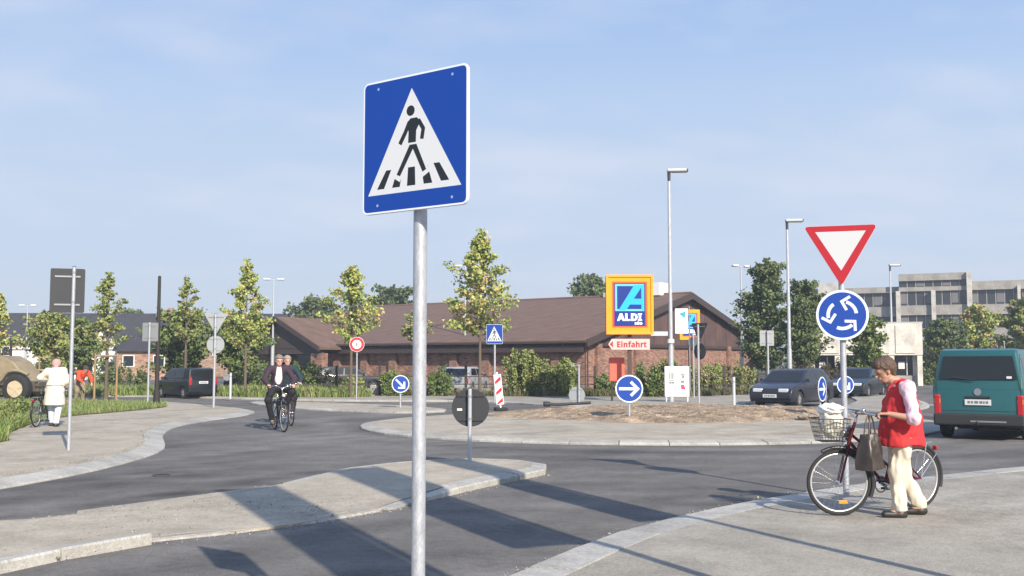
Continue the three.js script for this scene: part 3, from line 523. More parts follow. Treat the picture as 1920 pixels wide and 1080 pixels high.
// ---------------------------------------------------------------- banner poles out of frame whose shadows cross the road
{
  const lab = ['nearest of the three banner poles on the right pavement', 'middle one of the three banner poles on the right pavement', 'farthest of the three banner poles on the right pavement'];
  const L = 11.9, tops = [[-3.07, -13.5], [-2.02, -15.35], [-0.86, -16.75]];
  tops.forEach(([tx, tz], i) => {
    const bx = tx + Math.sin(SUN_AZ) * L, bz = tz + Math.cos(SUN_AZ) * L, H = L * Math.tan(SUN_EL);
    const t = thing('banner_pole', lab[i], 'banner pole', [bx, 0.03, bz], 0.2, 'banner poles');
    part('pole', cyl(0.06, 0.04, H + 0.15, 14, 0, (H + 0.15) / 2, 0), M.whitePaint, t);
    const w = [0.72, 0.72, 0.54][i], b = H - [4.3, 3.9, 3.85][i], g = new THREE.PlaneGeometry(w, H - b, 8, 30); const p = g.attributes.position;
    for (let k = 0; k < p.count; k++) p.setZ(k, 0.05 * Math.sin(p.getX(k) * 7 + p.getY(k) * 1.3));
    g.translate(-w / 2 - 0.05, (H + b) / 2, 0); g.computeVertexNormals();
    part('banner_cloth', g, mat([0.70, 0.70, 0.72], { side: THREE.DoubleSide }), t); part('crossbar', bar([0.02, H, 0], [-w - 0.06, H, 0], 0.015), M.alu, t);
  });
}

// ---------------------------------------------------------------- buildings
const brickTex = noiseTex(512, (u, v, i, j) => {   // colour and grain of distant brickwork, too far to pick a brick apart
  const row = Math.floor(v * 32), off = row % 2 ? 0.5 : 0, bx = (u * 12 + off), c = Math.floor(bx), jx = bx - c, jy = v * 32 - row;
  const n = noise(c * 7.3 + 0.5, row * 3.7 + 0.5, 1.2) * 0.35 + (rnd() - 0.5) * 0.08 + tileN(u, v, 5, 2.2) * 0.15; const m = jx < 0.05 || jy < 0.14;
  return m ? [0.80, 0.77, 0.73] : [0.84 + n, 0.74 + n, 0.70 + n].map(clamp01);
}, true, 1 / 3);
const roofTex = noiseTex(512, (u, v) => { const n = 0.86 + 0.16 * tileN(u, v, 5, 1.1) + 0.12 * tileN(u, v, 30, 2.1) + (rnd() - 0.5) * 0.10 - (Math.abs((v * 12) % 1 - 0.5) > 0.43 ? 0.10 : 0); return [n, n, n].map(clamp01); }, true, 1 / 4);
const brickM = mat([0.40, 0.285, 0.235], { map: brickTex }), roofM = mat([0.22, 0.134, 0.100], { map: roofTex, roughness: 0.95 }), claddM = [0.13, 0.14, 0.12].map((v) => mat([v, v * 0.60, v * 0.53], { roughness: 0.8, map: plasterTex })), fasciaM = mat([0.055, 0.038, 0.034], { roughness: 0.7 });
function quadGeo(a, b, c, d, uvScale = true) { // one flat face a-b-c-d with uv in metres along a-b and a-d
  const A = V(...a), B = V(...b), C = V(...c), D = V(...d), w = A.distanceTo(B), h = A.distanceTo(D);
  const g = new THREE.BufferGeometry(); g.setAttribute('position', new THREE.Float32BufferAttribute([A, B, C, A, C, D].flatMap((p) => [p.x, p.y, p.z]), 3));
  g.setAttribute('uv', new THREE.Float32BufferAttribute([0, 0, w, 0, w, h, 0, 0, w, h, 0, h], 2)); g.computeVertexNormals(); return g;
}
function prismX(poly, x0, x1) { // polygon in (z,y) extruded along x
  const g = new THREE.ExtrudeGeometry(shapeOf(poly.map(([z, y]) => [-z, y])), { depth: x1 - x0, bevelEnabled: false }); g.rotateY(Math.PI / 2); g.translate(x0, 0, 0); return uvBox(g);
}
{
  const t = thing('store_building', 'long low brick store with brown pitched roof behind the bushes', 'building', [4.5, 0, -62], -0.6114);
  const Lx = -33, ov = 0.95, W = 29.8, zr = -W / 2, He = 3.0, Hr = 6.67;
  // walls
  part('wall', uvBox(box(-Lx - 1.2, 3.1, 0.3, Lx / 2, 1.55, -ov)), brickM, t);
  part('wall', uvBox(box(0.3, 2.98, W - 2 * ov - 0.3, -0.7, 1.49, zr)), brickM, t);
  part('wall', box(-Lx - 1.2, 3.1, 0.3, Lx / 2, 1.55, -W + ov), brickM, t); part('wall', box(0.3, 3.1, W - 2 * ov - 0.3, Lx + 0.7, 1.55, zr), brickM, t);
  for (let k = 0; k < 8; k++) part('pier', box(0.6, 2.95, 0.3, -2.6 - k * 2.7, 1.475, -ov + 0.3), brickM, t);
  for (let k = 0; k < 6; k++) part('pier', box(0.24, 2.9, 0.6, -0.45, 1.45, -2.2 - k * 5.06), brickM, t);
  part('plinth', box(-Lx - 1.3, 0.35, 0.08, Lx / 2, 0.175, -ov + 0.19), mat([0.30, 0.27, 0.24], { map: plasterTex }), t);
  // roof as two thick slabs with a ridge cap
  const th = 0.16;
  for (const s of [1, -1]) {
    const e = s > 0 ? 0 : -W; const g = prismX([[e, He], [zr, Hr], [zr, Hr - th], [e, He - th]], Lx, 0); part('roof', uvBox(g), roofM, t);
  }
  part('ridge_cap', bar([Lx, Hr + 0.01, zr], [0, Hr + 0.01, zr], 0.11, 0.11, 8), roofM, t);
  part('gutter', box(-Lx, 0.12, 0.14, Lx / 2, He - 0.12, 0.075), fasciaM, t); part('soffit', box(-Lx, 0.04, ov, Lx / 2, He - 0.26, -ov / 2), fasciaM, t); part('eave_band', box(-Lx - 0.4, 0.42, 0.1, Lx / 2 - 0.1, He - 0.5, -0.12), fasciaM, t);
  for (const s of [0, 1]) { const e = s ? -W : 0; const g = prismX([[e, He + 0.05], [zr, Hr + 0.05], [zr, Hr - 0.42], [e, He - 0.40]], 0.003, 0.10); part('verge_board', g, fasciaM, t); }
  // gable boards
  const n = 28, bw = (W - 1.0) / n; for (let k = 0; k < n; k++) {
    const z0 = -0.5 - k * bw - 0.012, z1 = -0.5 - (k + 1) * bw + 0.012; const y = (z) => He + (Hr - He) * (1 - Math.abs(z - zr) / (W / 2)) - 0.30; part('gable_board', prismX([[z0, 2.83], [z0, y(z0)], [z1, y(z1)], [z1, 2.83]], -0.52, -0.44 + (k % 2) * 0.025), claddM[k % 3], t);
  }
  part('gable_beam', box(0.16, 0.22, W - 1.2, -0.46, 2.78, zr), fasciaM, t);
  part('floor_slab', box(-Lx - 1.4, 0.1, W - 2.2, Lx / 2, 0.05, zr), paveMat, t);
  // entrance wing with its own gable
  const xa = -29.8, xb = -20.5, xm = (xa + xb) / 2, zf = 2.14, yE = 2.72, yR = 5.0;
  const gz = (x, z, y) => [x, y, z]; const roofWing = (s) => { const e = s > 0 ? xb : xa; const sh = shapeOf([[e, yE], [xm, yR], [xm, yR - th], [e, yE - th]]); const g = new THREE.ExtrudeGeometry(sh, { depth: 12, bevelEnabled: false }); g.translate(0, 0, zf - 12); return uvBox(g); };
  part('porch_roof', roofWing(1), roofM, t); part('porch_roof', roofWing(-1), roofM, t);
  const pg = new THREE.ExtrudeGeometry(shapeOf([[xa + 0.4, yE - 0.05], [xb - 0.4, yE - 0.05], [xm, yR - 0.25]]), { depth: 0.1, bevelEnabled: false }); pg.translate(0, 0, zf - 0.55); part('porch_gable', pg, fasciaM, t);
  for (const s of [0, 1]) { const e = s ? xa : xb; const g = new THREE.ExtrudeGeometry(shapeOf([[e, yE + 0.04], [xm, yR + 0.04], [xm, yR - 0.34], [e, yE - 0.3]]), { depth: 0.08, bevelEnabled: false }); g.translate(0, 0, zf + 0.003); part('porch_verge_board', g, fasciaM, t); }
  part('porch_beam', box(xb - xa - 0.5, 0.4, 0.24, xm, yE - 0.26, zf - 0.6), fasciaM, t);
  part('porch_pier', box(1.1, 2.3, 0.6, xb - 0.65, 1.15, zf - 0.62), brickM, t); part('porch_pier', box(1.3, 2.3, 0.6, xa + 0.75, 1.15, zf - 0.62), brickM, t);
  part('porch_door', box(5, 2.3, 0.06, xm, 1.15, -ov + 0.2), M.glassDark, t);
  // rooftop plant
  const rt = part('roof_unit', box(2.0, 0.95, 1.6, -3.2, Hr + 0.38, zr), M.whitePaint, t); part('vent_cowl', cyl(0.28, 0.22, 0.5, 12, -4.7, Hr + 0.35, zr + 0.2), M.whitePaint, rt); part('vent_pipe', cyl(0.2, 0.2, 0.7, 12, -3.6, Hr + 1.0, zr), M.whitePaint, rt); part('duct', box(2.4, 0.35, 0.7, -6.0, Hr + 0.12, zr), mat([0.5, 0.48, 0.45]), rt);
  part('downpipe', bar([-0.35, 0, -0.72], [-0.35, 2.7, -0.72], 0.05), fasciaM, t);
}
// grey office block far right
{
  const conc = mat([0.40, 0.375, 0.34], { map: plasterTex }), concPale = mat([0.62, 0.59, 0.54], { map: plasterTex }), pane = new THREE.MeshPhysicalMaterial({ color: lin(0.035, 0.038, 0.045), roughness: 0.12 }), frame = mat([0.10, 0.095, 0.10]);
  const t = thing('office_building', 'grey three storey office block with ribbon windows far right', 'building', [53.4, 0, -130], -0.42);
  const cx = -0.3;
  const block = (x0, x1, zf, bands, rows, panes, top) => {
    part('core', box(x1 - x0, top - 0.3, 10, (x0 + x1) / 2, (top - 0.3) / 2, zf - 5.45), frame, t);
    for (const [y0, y1, pr] of bands) part('spandrel', box(x1 - x0 + 0.02, y1 - y0, 0.5 + pr, (x0 + x1) / 2, (y0 + y1) / 2, zf - 0.25 + pr / 2), conc, t);
    for (const [y0, y1] of rows) { const w = (x1 - x0) / panes; for (let k = 0; k < panes; k++) { const p = part('window', box(w - 0.12, y1 - y0 - 0.1, 0.06, x0 + w * (k + 0.5), (y0 + y1) / 2, zf - 0.36), pane, t); part('frame', box(0.07, y1 - y0, 0.1, x0 + w * (k + 1) - 0.02, (y0 + y1) / 2, zf - 0.33), mat0, p); if ((k * 7 + Math.round(y0 * 3)) % 3 === 0) part('blind', box(w - 0.2, (y1 - y0) * 0.8, 0.02, x0 + w * (k + 0.5), y0 + (y1 - y0) * 0.55, zf - 0.322), blindM, p); } }
  };
  const mat0 = mat([0.42, 0.41, 0.40]), blindM = mat([0.16, 0.155, 0.16]);
  block(-3.9, 4.3, 0, [[12.1, 13.0, 0.05], [10.75, 11.3, 0], [7.7, 8.95, 0.02], [4.5, 6.0, 0.02], [0, 2.6, 0]], [[11.3, 12.1], [8.95, 10.75], [6.0, 7.7], [2.6, 4.5]], 8, 13.0);
  block(-17, -3.95, -1.6, [[10.75, 11.5, 0.2], [7.6, 8.9, 0.5], [4.5, 5.9, 0.5], [0, 2.6, 0]], [[8.9, 10.75], [5.9, 7.6], [2.6, 4.5]], 12, 11.5);
  block(4.35, 12.5, -1.2, [[10.8, 11.9, 0.2], [7.7, 8.95, 0.5], [4.5, 6.0, 0.5], [0, 2.6, 0]], [[8.95, 10.8], [6.0, 7.7], [2.6, 4.5]], 8, 11.9);
  for (const x of [-4.0, 0.2, 4.35]) part('fin', box(0.5, x === 4.35 ? 13.05 : 10.8, 1.0, x, x === 4.35 ? 6.52 : 5.4, 0.06), concPale, t);
  part('fin', box(0.35, 11.2, 0.6, 10.0, 5.6, -0.75), concPale, t);
  part('end_wall', box(0.3, 12.8, 6, 4.55, 6.45, -3.4), concPale, t); part('stair_tower', box(2.4, 12.2, 4, -12.8, 6.1, -2.4), concPale, t);
}
{ // white pavilion-like building
  const wh = mat([0.78, 0.74, 0.66], { map: plasterTex }), pane = M.glassDark;
  const t = thing('white_building', 'low sunlit white building with columns in front of the office block', 'building', [29.2, 0, -73], -0.25);
  part('fascia', box(9.2, 2.25, 0.5, -4.6, 3.3, 0), wh, t); part('roof', box(9.3, 0.12, 8.1, -4.6, 4.49, -3.9), mat([0.4, 0.39, 0.37]), t);
  part('side_wall', box(0.3, 4.4, 7.2, -0.45, 2.2, -4.1), wh, t); part('back_wall', box(8.8, 4.4, 0.3, -4.6, 2.2, -7.6), wh, t); part('side_wall', box(0.3, 4.4, 7.2, -8.9, 2.2, -4.1), wh, t);
  for (let k = 0; k < 5; k++) { part('column', box(k ? 0.42 : 0.34, 2.17, 0.42, -0.2 - k * 1.82 - (k ? 0.1 : 0), 1.085, -0.02), wh, t); part('fascia_groove_panel', box(1.3, 2.0, 0.06, -1.16 - k * 1.72, 3.32, 0.283), wh, t); }
  for (let k = 0; k < 4; k++) { const p = part('window', box(1.35, 1.35, 0.08, -1.15 - k * 1.82, 1.42, -0.55), pane, t); part('mullion', box(0.06, 1.35, 0.1, -1.0 - k * 1.82, 1.42, -0.53), wh, p); part('poster', box(0.42, 0.5, 0.02, -1.36 - k * 1.82, 1.45, -0.50), M.whitePaint, p); part('parapet', box(1.36, 0.72, 0.12, -1.15 - k * 1.82, 0.36, -0.3), mat([0.45, 0.44, 0.40], { map: plasterTex }), t); }
}
// row of houses and shop far left
const mat0Post = mat([0.055, 0.04, 0.035]);
const darkRoof = mat([0.058, 0.056, 0.064], { map: roofTex }), beige = mat([0.46, 0.38, 0.31], { map: brickTex });
function gableHouse(name, label, pos, turn, w, d, he, hr, wallM, rM, nWin, cat = 'building', group) {
  const t = thing(name, label, cat, pos, turn, group);
  part('wall', box(w - 0.6, he, d - 0.8, 0, he / 2, 0), wallM, t);
  for (const s of [1, -1]) part('roof', prismX([[s * d / 2, he - 0.1], [0, hr], [0, hr - 0.2], [s * d / 2, he - 0.3]], -w / 2, w / 2), rM, t);
  for (const s of [-1, 1]) { const g = prismX([[-d / 2 + 0.5, he - 0.02], [d / 2 - 0.5, he - 0.02], [0, hr - 0.25]], s * (w / 2 - 0.4), s * (w / 2 - 0.4) + 0.1); part('gable', g, wallM, t); }
  for (let k = 0; k < nWin; k++) { const x = -w / 2 + w * (k + 0.5) / nWin; const p = part('window', box(1.1, 1.15, 0.08, x, he - 1.2, d / 2 - 0.38), M.whitePaint, t); part('pane', box(0.92, 0.96, 0.03, x, he - 1.2, d / 2 - 0.33), M.glassDark, p); }
  part('chimney', box(0.6, 1.2, 0.6, w * 0.2, hr + 0.1, -0.4), wallM, t); return t;
}
gableHouse('row_house', 'long terrace with dark grey roof at the far left behind trees', [-47, 0, -124], 0.08, 27, 9, 4.2, 7.6, beige, darkRoof, 9, 'building');
gableHouse('row_house', 'second dark roofed terrace beyond the dark van', [-36, 0, -133], 0.05, 14, 9, 4.6, 8.0, beige, darkRoof, 5, 'building');
gableHouse('garden_house', 'small pale house with white windows between the trees and the dark van', [-35.2, 0, -100], 0.1, 5.6, 6, 3.0, 4.4, mat([0.52, 0.40, 0.31], { map: brickTex }), darkRoof, 2, 'building');
gableHouse('garden_shed', 'small pale gable roof peeping over the white shop', [-42.5, 0, -104], 0.9, 4, 4, 2.9, 4.1, mat([0.6, 0.55, 0.48]), mat([0.55, 0.48, 0.4]), 1, 'building');
{
  const t = thing('white_shop', 'low white shop with blue panels far left', 'building', [-41.5, 0, -99], 0.12);
  part('wall', box(13, 2.9, 5, 0, 1.45, -2.6), M.whitePaint, t); part('roof_edge', box(13.3, 0.25, 5.4, 0, 3.05, -2.6), M.whitePaint, t);
  const bl = mat([0.06, 0.17, 0.50]), win = M.glassDark;
  for (const [x, w] of [[-1.7, 1.3], [3.9, 1.1], [6.0, 0.8]]) part('blue_panel', box(w, 0.95, 0.08, x, 2.45, -0.04), bl, t);
  part('blue_stripe', box(1.6, 0.14, 0.06, -3.6, 2.6, -0.05), bl, t);
  for (let k = 0; k < 6; k++) { const x = -5.6 + k * 2.0; const p = part('window', box(1.2, 0.9, 0.06, x, 1.25, -0.06), win, t); part('mullion', box(0.06, 0.9, 0.08, x, 1.25, -0.05), M.whitePaint, p); }
}
{ // low wall and posts before the car park
  const t = thing('car_park_fence', 'low grey wall with dark posts along the car park', 'fence', [0, 0, -49.2], 0);
  const con = mat([0.36, 0.34, 0.31], { map: pavingTex });
  part('wall', box(9.2, 0.42, 0.25, -5.6, 0.21, 0), con, t);
  for (let k = 0; k < 12; k++) { const x = -10.4 + k * 2.05; part('fence_post', box(0.12, 1.5, 0.12, x, 0.75, 0.26), mat0Post, t); }
  for (const y of [0.62, 0.98]) part('rail', box(22.6, 0.05, 0.05, 0.88, y, 0.36), mat0Post, t);
}

// ---------------------------------------------------------------- vegetation
const leafMat = mat([1, 1, 1], { vertexColors: true, side: THREE.DoubleSide, roughness: 0.75 });
class Leaves {
  constructor() { this.p = []; this.n = []; this.c = []; }
  add(x, y, z, s, col, up = 0.35) {    // a folded diamond leaf
    const a = rnd() * TAU, t = Math.acos(rr(-1, 1)); let nx = Math.sin(t) * Math.cos(a), ny = Math.cos(t) + up, nz = Math.sin(t) * Math.sin(a); let l = Math.hypot(nx, ny, nz) || 1; nx /= l; ny /= l; nz /= l;
    let ux = rr(-1, 1), uy = rr(-1, 1), uz = rr(-1, 1); const d = ux * nx + uy * ny + uz * nz; ux -= d * nx; uy -= d * ny; uz -= d * nz; l = Math.hypot(ux, uy, uz) || 1; ux /= l; uy /= l; uz /= l;
    const vx = ny * uz - nz * uy, vy = nz * ux - nx * uz, vz = nx * uy - ny * ux, L = s * rr(0.7, 1.25), w = L * 0.42, f = 0.18 * L;
    const A = [x - ux * L * 0.5, y - uy * L * 0.5, z - uz * L * 0.5], B = [x + ux * L * 0.5, y + uy * L * 0.5, z + uz * L * 0.5], C = [x + vx * w + nx * f, y + vy * w + ny * f, z + vz * w + nz * f], D = [x - vx * w + nx * f, y - vy * w + ny * f, z - vz * w + nz * f];
    this.p.push(...A, ...C, ...B, ...A, ...B, ...D);
    const k = rr(0.78, 1.22); for (let i = 0; i < 6; i++) { this.c.push(col[0] * k, col[1] * k, col[2] * k); }
  }
  geo() { const g = new THREE.BufferGeometry(); g.setAttribute('position', new THREE.Float32BufferAttribute(this.p, 3)); g.setAttribute('color', new THREE.Float32BufferAttribute(this.c, 3)); g.computeVertexNormals(); return g; }
}
const gauss = () => (rnd() + rnd() + rnd() + rnd() - 2) * 0.85;
const YEL = [[0.36, 0.40, 0.11], [0.43, 0.43, 0.13], [0.27, 0.34, 0.09], [0.18, 0.25, 0.07], [0.48, 0.40, 0.15]];
const GRN = [[0.12, 0.17, 0.045], [0.15, 0.20, 0.05], [0.085, 0.13, 0.04], [0.19, 0.22, 0.065]];
const DRK = [[0.09, 0.125, 0.045], [0.12, 0.16, 0.052], [0.07, 0.10, 0.04], [0.155, 0.19, 0.068]];
const OLV = [[0.24, 0.28, 0.08], [0.28, 0.31, 0.095], [0.16, 0.21, 0.06], [0.32, 0.29, 0.12]];
// tree: trunk with limbs, leaves in clumps along each limb; prof(t) gives the crown radius for height share t
function tree(label, pos, H, h0, R, prof, pal, o = {}) {
  const { n = 34, per = 95, leaf = 0.17, trunk = 0.075, group, name = 'tree', spread = 0.24, lean = 0 } = o;
  const t = thing(name, label, 'tree', pos, rnd() * TAU, group);
  const wood = [bar([0, 0, 0], [lean * 0.4, h0 + 0.2, 0], trunk, trunk * 0.75, 9), bar([lean * 0.4, h0 + 0.2, 0], [lean, H * 0.96, 0], trunk * 0.75, 0.012, 7)];
  const L = new Leaves(); const patch = rnd() * 9;
  for (let i = 0; i < n; i++) {
    const f = (i + rnd() * 0.7) / n, y0 = h0 + (H - h0) * f * 0.93, r = R * prof(f) * (rnd() < 0.3 ? rr(1.0, 1.35) : rr(0.4, 1.0)), a = i * 2.399 + rr(-0.5, 0.5), rise = rr(0.15, 0.6) * (0.5 + r) * (1 - 0.4 * f);
    const x0 = lean * f, ex0 = 0, ex = x0 + Math.cos(a) * r, ez = Math.sin(a) * r, ey = Math.min(H, y0 + rise);
    wood.push(bar([x0, y0, 0], [ex * 0.85 + x0 * 0.15, y0 + rise * 0.7, ez * 0.85], trunk * 0.28 * (1 - f * 0.6), 0.006, 5));
    const cl = Math.max(2, Math.round(r / 0.28));
    for (let k = 0; k < per; k++) {
      const q = Math.pow(Math.floor(rnd() * cl + 1) / cl, 0.8), s = spread * (0.7 + 0.6 * r / R);
      const x = x0 + (ex - x0) * q + gauss() * s, y = y0 + (ey - y0) * q + gauss() * s * 0.8 + 0.05, z = ez * q + gauss() * s;
      const m = noise(x * 0.9 + patch, y * 0.9, z * 0.9); const col = pal[Math.max(0, Math.min(pal.length - 1, Math.floor((m * 1.2 + 0.5 + rr(-0.25, 0.25)) * pal.length)))];
      L.add(x, y, z, leaf, col);
    }
  }
  for (let k = 0; k < per * 1.5; k++) { const f = rnd(); L.add(lean + gauss() * 0.14 * (1.2 - f), H - (H - h0) * 0.28 * f + 0.1, gauss() * 0.14 * (1.2 - f), leaf, pick(pal)); }
  part('trunk', wood, o.bark || M.bark, t); part('crown', L.geo(), leafMat, t); return t;
}
const young = (f) => f < 0.22 ? 0.7 + f * 1.6 : Math.max(0.10, 1.05 - 0.98 * Math.pow((f - 0.22) / 0.78, 0.95));
const broad = (f) => Math.sqrt(Math.max(0.05, 1 - Math.pow((f - 0.42) / 0.62, 2)));
tree('tall yellowing young tree behind the far crossing sign', [-1.45, 0.085, -46.4], 7.55, 2.45, 2.05, young, YEL, { n: 46, per: 105, leaf: 0.165, spread: 0.22, group: 'young street trees' });
tree('yellowing young tree above the round red ringed sign', [-7.3, 0.085, -46.6], 5.85, 2.3, 1.75, young, YEL, { n: 30, per: 90, leaf: 0.16, spread: 0.2, group: 'young street trees' });
tree('slender yellow green tree left of the two cyclists', [-12.2, 0.085, -47.0], 6.2, 2.0, 1.25, young, YEL, { n: 34, per: 80, leaf: 0.15, spread: 0.18, group: 'young street trees' });
tree('sparse green tree just right of the black pole', [-15.9, 0.085, -50], 5.7, 2.2, 1.15, young, OLV, { n: 24, per: 48, leaf: 0.14, spread: 0.17, group: 'young street trees' });
tree('sparse green tree held by wooden stakes left of the black pole', [-16.7, 0.075, -42.3], 5.2, 2.0, 1.0, young, OLV, { n: 26, per: 56, leaf: 0.135, spread: 0.17, group: 'young street trees' });
tree('bushy young tree behind the tall rectangular sign back', [-21.6, 0.06, -48], 3.9, 1.3, 1.05, broad, OLV, { n: 30, per: 70, leaf: 0.17, group: 'young street trees' });
tree('thin young tree at the left edge behind the loader', [-23.6, 0.06, -47], 4.7, 1.6, 0.85, young, YEL, { n: 26, per: 50, leaf: 0.15, group: 'young street trees' });
tree('round green tree behind the dark van', [-17.6, 0, -55], 4.4, 0.8, 1.75, broad, GRN, { n: 52, per: 130, leaf: 0.2, trunk: 0.1, group: 'green trees left of the store' });
tree('green tree left of the store porch', [-15.4, 0, -58], 4.3, 0.7, 1.6, broad, GRN, { n: 46, per: 120, leaf: 0.2, trunk: 0.1, group: 'green trees left of the store' });
tree('low leafy tree left of the staked young tree', [-26.5, 0, -62], 4.2, 0.8, 1.9, broad, GRN, { n: 46, per: 120, leaf: 0.22, trunk: 0.1, group: 'green trees left of the store' });
tree('faint thin tree against the store roof behind the main sign post', [-5.4, 0, -58], 4.6, 2.6, 0.9, young, OLV, { n: 26, per: 60, leaf: 0.18, group: 'young street trees' });
tree('tall dark green tree between the two nearer street lamps', [15.2, 0, -61], 7.75, 1.0, 1.55, broad, DRK, { n: 70, per: 150, leaf: 0.2, trunk: 0.14, spread: 0.28, group: 'tall trees right of the store' });
tree('dark green tree behind the roundabout sign', [18.4, 0, -64], 6.7, 1.3, 1.45, broad, DRK, { n: 54, per: 120, leaf: 0.2, trunk: 0.13, spread: 0.28, group: 'tall trees right of the store' });
tree('smaller leafy tree just right of the tall dark tree', [16.9, 0, -60], 5.4, 1.2, 1.0, broad, DRK, { n: 40, per: 110, leaf: 0.19, trunk: 0.11, spread: 0.3, group: 'tall trees right of the store' });
tree('light green small tree left of the white building', [20.9, 0, -60.5], 4.5, 0.7, 1.1, broad, GRN, { n: 40, per: 110, leaf: 0.2, trunk: 0.09, group: 'tall trees right of the store' });
tree('dark round tree right of the white building', [33.0, 0, -79], 4.8, 0.6, 1.75, broad, DRK, { n: 54, per: 140, leaf: 0.24, trunk: 0.12, group: 'trees before the office block' });
tree('yellowish tree above the green van', [36.2, 0, -80], 6.1, 1.2, 1.5, broad, YEL, { n: 46, per: 120, leaf: 0.23, trunk: 0.1, group: 'trees before the office block' });
tree('olive green tree at the right edge above the van roof', [39.6, 0, -79], 6.6, 1.3, 1.9, broad, OLV, { n: 54, per: 130, leaf: 0.24, trunk: 0.12, group: 'trees before the office block' });
tree('tall dark tree at the far right edge beside the office block', [66.5, 0, -126], 12, 2, 3.2, broad, DRK, { n: 54, per: 140, leaf: 0.45, trunk: 0.25, spread: 0.55, group: 'trees before the office block' });
tree('distant round tree behind the left part of the store roof', [-13.2, 0, -113], 9.9, 2, 3.3, broad, DRK, { n: 60, per: 150, leaf: 0.42, trunk: 0.25, spread: 0.5, group: 'trees behind the store' });
tree('distant tree behind the porch roof', [-21.3, 0, -112], 8.6, 2, 2.7, broad, DRK, { n: 54, per: 140, leaf: 0.42, trunk: 0.25, spread: 0.5, group: 'trees behind the store' });
tree('distant round tree left of the big store sign', [9.2, 0, -116], 11.6, 3, 2.6, broad, DRK, { n: 54, per: 140, leaf: 0.42, trunk: 0.25, spread: 0.5, group: 'trees behind the store' });
tree('far tree seen behind the terrace roof at the left', [-52, 0, -140], 8.8, 2, 3.0, broad, DRK, { n: 46, per: 120, leaf: 0.45, trunk: 0.25, spread: 0.5, group: 'trees behind the store' });
// wooden three-post stakes
function stakes(label, x, z, h) {
  const t = thing('tree_stakes', label, 'tree stakes', [x, 0.07, z], 0.3, 'tree stakes'); const P = [[-0.42, 0.25], [0.42, 0.25], [0, -0.48]];
  for (const [a, b] of P) part('stake', cyl(0.045, 0.04, h, 8, a, h / 2, b), M.wood, t);
  for (let i = 0; i < 3; i++) { const A = P[i], B = P[(i + 1) % 3]; part('crossbar', bar([A[0], h - 0.1, A[1]], [B[0], h - 0.1, B[1]], 0.04), M.wood, t); }
}
stakes('wooden three post stakes round the tree near the black pole', -16.7, -42.3, 1.95); stakes('wooden stakes beside the woman in cream at the left', -21.6, -48, 1.9);
// bushes
function bush(label, x, z, w, h, d, pal, o = {}) {
  const { n = 2600, leaf = 0.12, name = 'bush', group = 'bushes before the store', y = 0.05 } = o; const t = thing(name, label, 'bush', [x, y, z], 0, group); const L = new Leaves(), wood = [], seedB = rnd() * 20;
  const stems = Math.round(8 + w * 6); const tips = [];
  for (let i = 0; i < stems; i++) { const a = rnd() * TAU, r = Math.sqrt(rnd()), bx = Math.cos(a) * r * w * 0.36, bz = Math.sin(a) * r * d * 0.36, hh = h * rr(0.62, 1.05) * (1 - 0.35 * r * r); const e = [Math.cos(a) * r * w * 0.5, hh, Math.sin(a) * r * d * 0.5]; wood.push(bar([bx, 0, bz], e, 0.016, 0.005, 4)); tips.push([bx, bz, ...e]); }
  for (let k = 0; k < n; k++) { const s = tips[Math.floor(rnd() * stems)], q = Math.pow(rnd(), 0.62); const x1 = s[0] + (s[2] - s[0]) * q + gauss() * 0.17, y1 = Math.max(0.03, s[3] * q + gauss() * 0.15), z1 = s[1] + (s[4] - s[1]) * q + gauss() * 0.17; const m = noise(x1 * 1.6 + seedB, y1 * 1.6, z1 * 1.6); L.add(x1, y1, z1, leaf, pal[Math.max(0, Math.min(pal.length - 1, Math.floor((m + 0.5 + rr(-0.25, 0.25)) * pal.length)))]); }
  part('stems', wood, M.bark, t); part('foliage', L.geo(), leafMat, t);
}
const LGT = [[0.22, 0.26, 0.075], [0.17, 0.21, 0.06], [0.27, 0.29, 0.10], [0.13, 0.165, 0.05]];
bush('large light green bush behind the striped beacon', 0.7, -48.2, 2.5, 2.35, 1.6, LGT, { n: 5200 });
bush('lower right part bush beside the large light green bush', 2.3, -48.0, 1.9, 1.85, 1.4, LGT, { n: 3200 });
bush('dark bush behind the white display board', 6.7, -47.5, 2.3, 2.0, 1.4, GRN, { n: 3600 });
bush('dark bush left of the store sign post', 4.6, -48.2, 1.3, 1.2, 1.0, GRN, { n: 1500 });
bush('olive bush right of the display board', 9.3, -50.5, 2.2, 2.0, 1.4, OLV, { n: 3000 });
bush('olive bush left of the dark car', 11.4, -53, 2.4, 1.9, 1.5, OLV, { n: 3000 });
bush('green bush left of the main sign post', -5.6, -48.4, 1.4, 1.35, 1.1, GRN, { n: 1900 });
bush('green bush right of the main sign post', -3.3, -48.3, 1.2, 1.4, 1.1, GRN, { n: 1700 });
bush('dark green bush behind the cyclists', -10.0, -50.5, 2.0, 1.95, 1.3, GRN, { n: 2800 });
bush('low bush behind the far marker post', -13.0, -51.5, 2.4, 1.5, 1.2, DRK, { n: 2600 });
bush('low dark bush left of the dark van', -20.2, -53, 3.4, 1.7, 1.4, DRK, { n: 3600 });
bush('low dark hedge bush behind the person in orange', -24.5, -53, 3.6, 1.6, 1.4, DRK, { n: 3600 });
bush('low dark hedge bush behind the loader', -28.5, -54, 3.6, 1.7, 1.4, DRK, { n: 3600 });
const HDG = [[0.12, 0.085, 0.05], [0.10, 0.09, 0.045], [0.14, 0.12, 0.06], [0.08, 0.07, 0.04]];
bush('brownish hedge behind the first dark car', 16.3, -57.5, 3.8, 1.75, 1.4, HDG, { n: 4200 }); bush('brownish hedge behind the second dark car', 20.0, -61.5, 3.6, 1.8, 1.4, HDG, { n: 4200 });
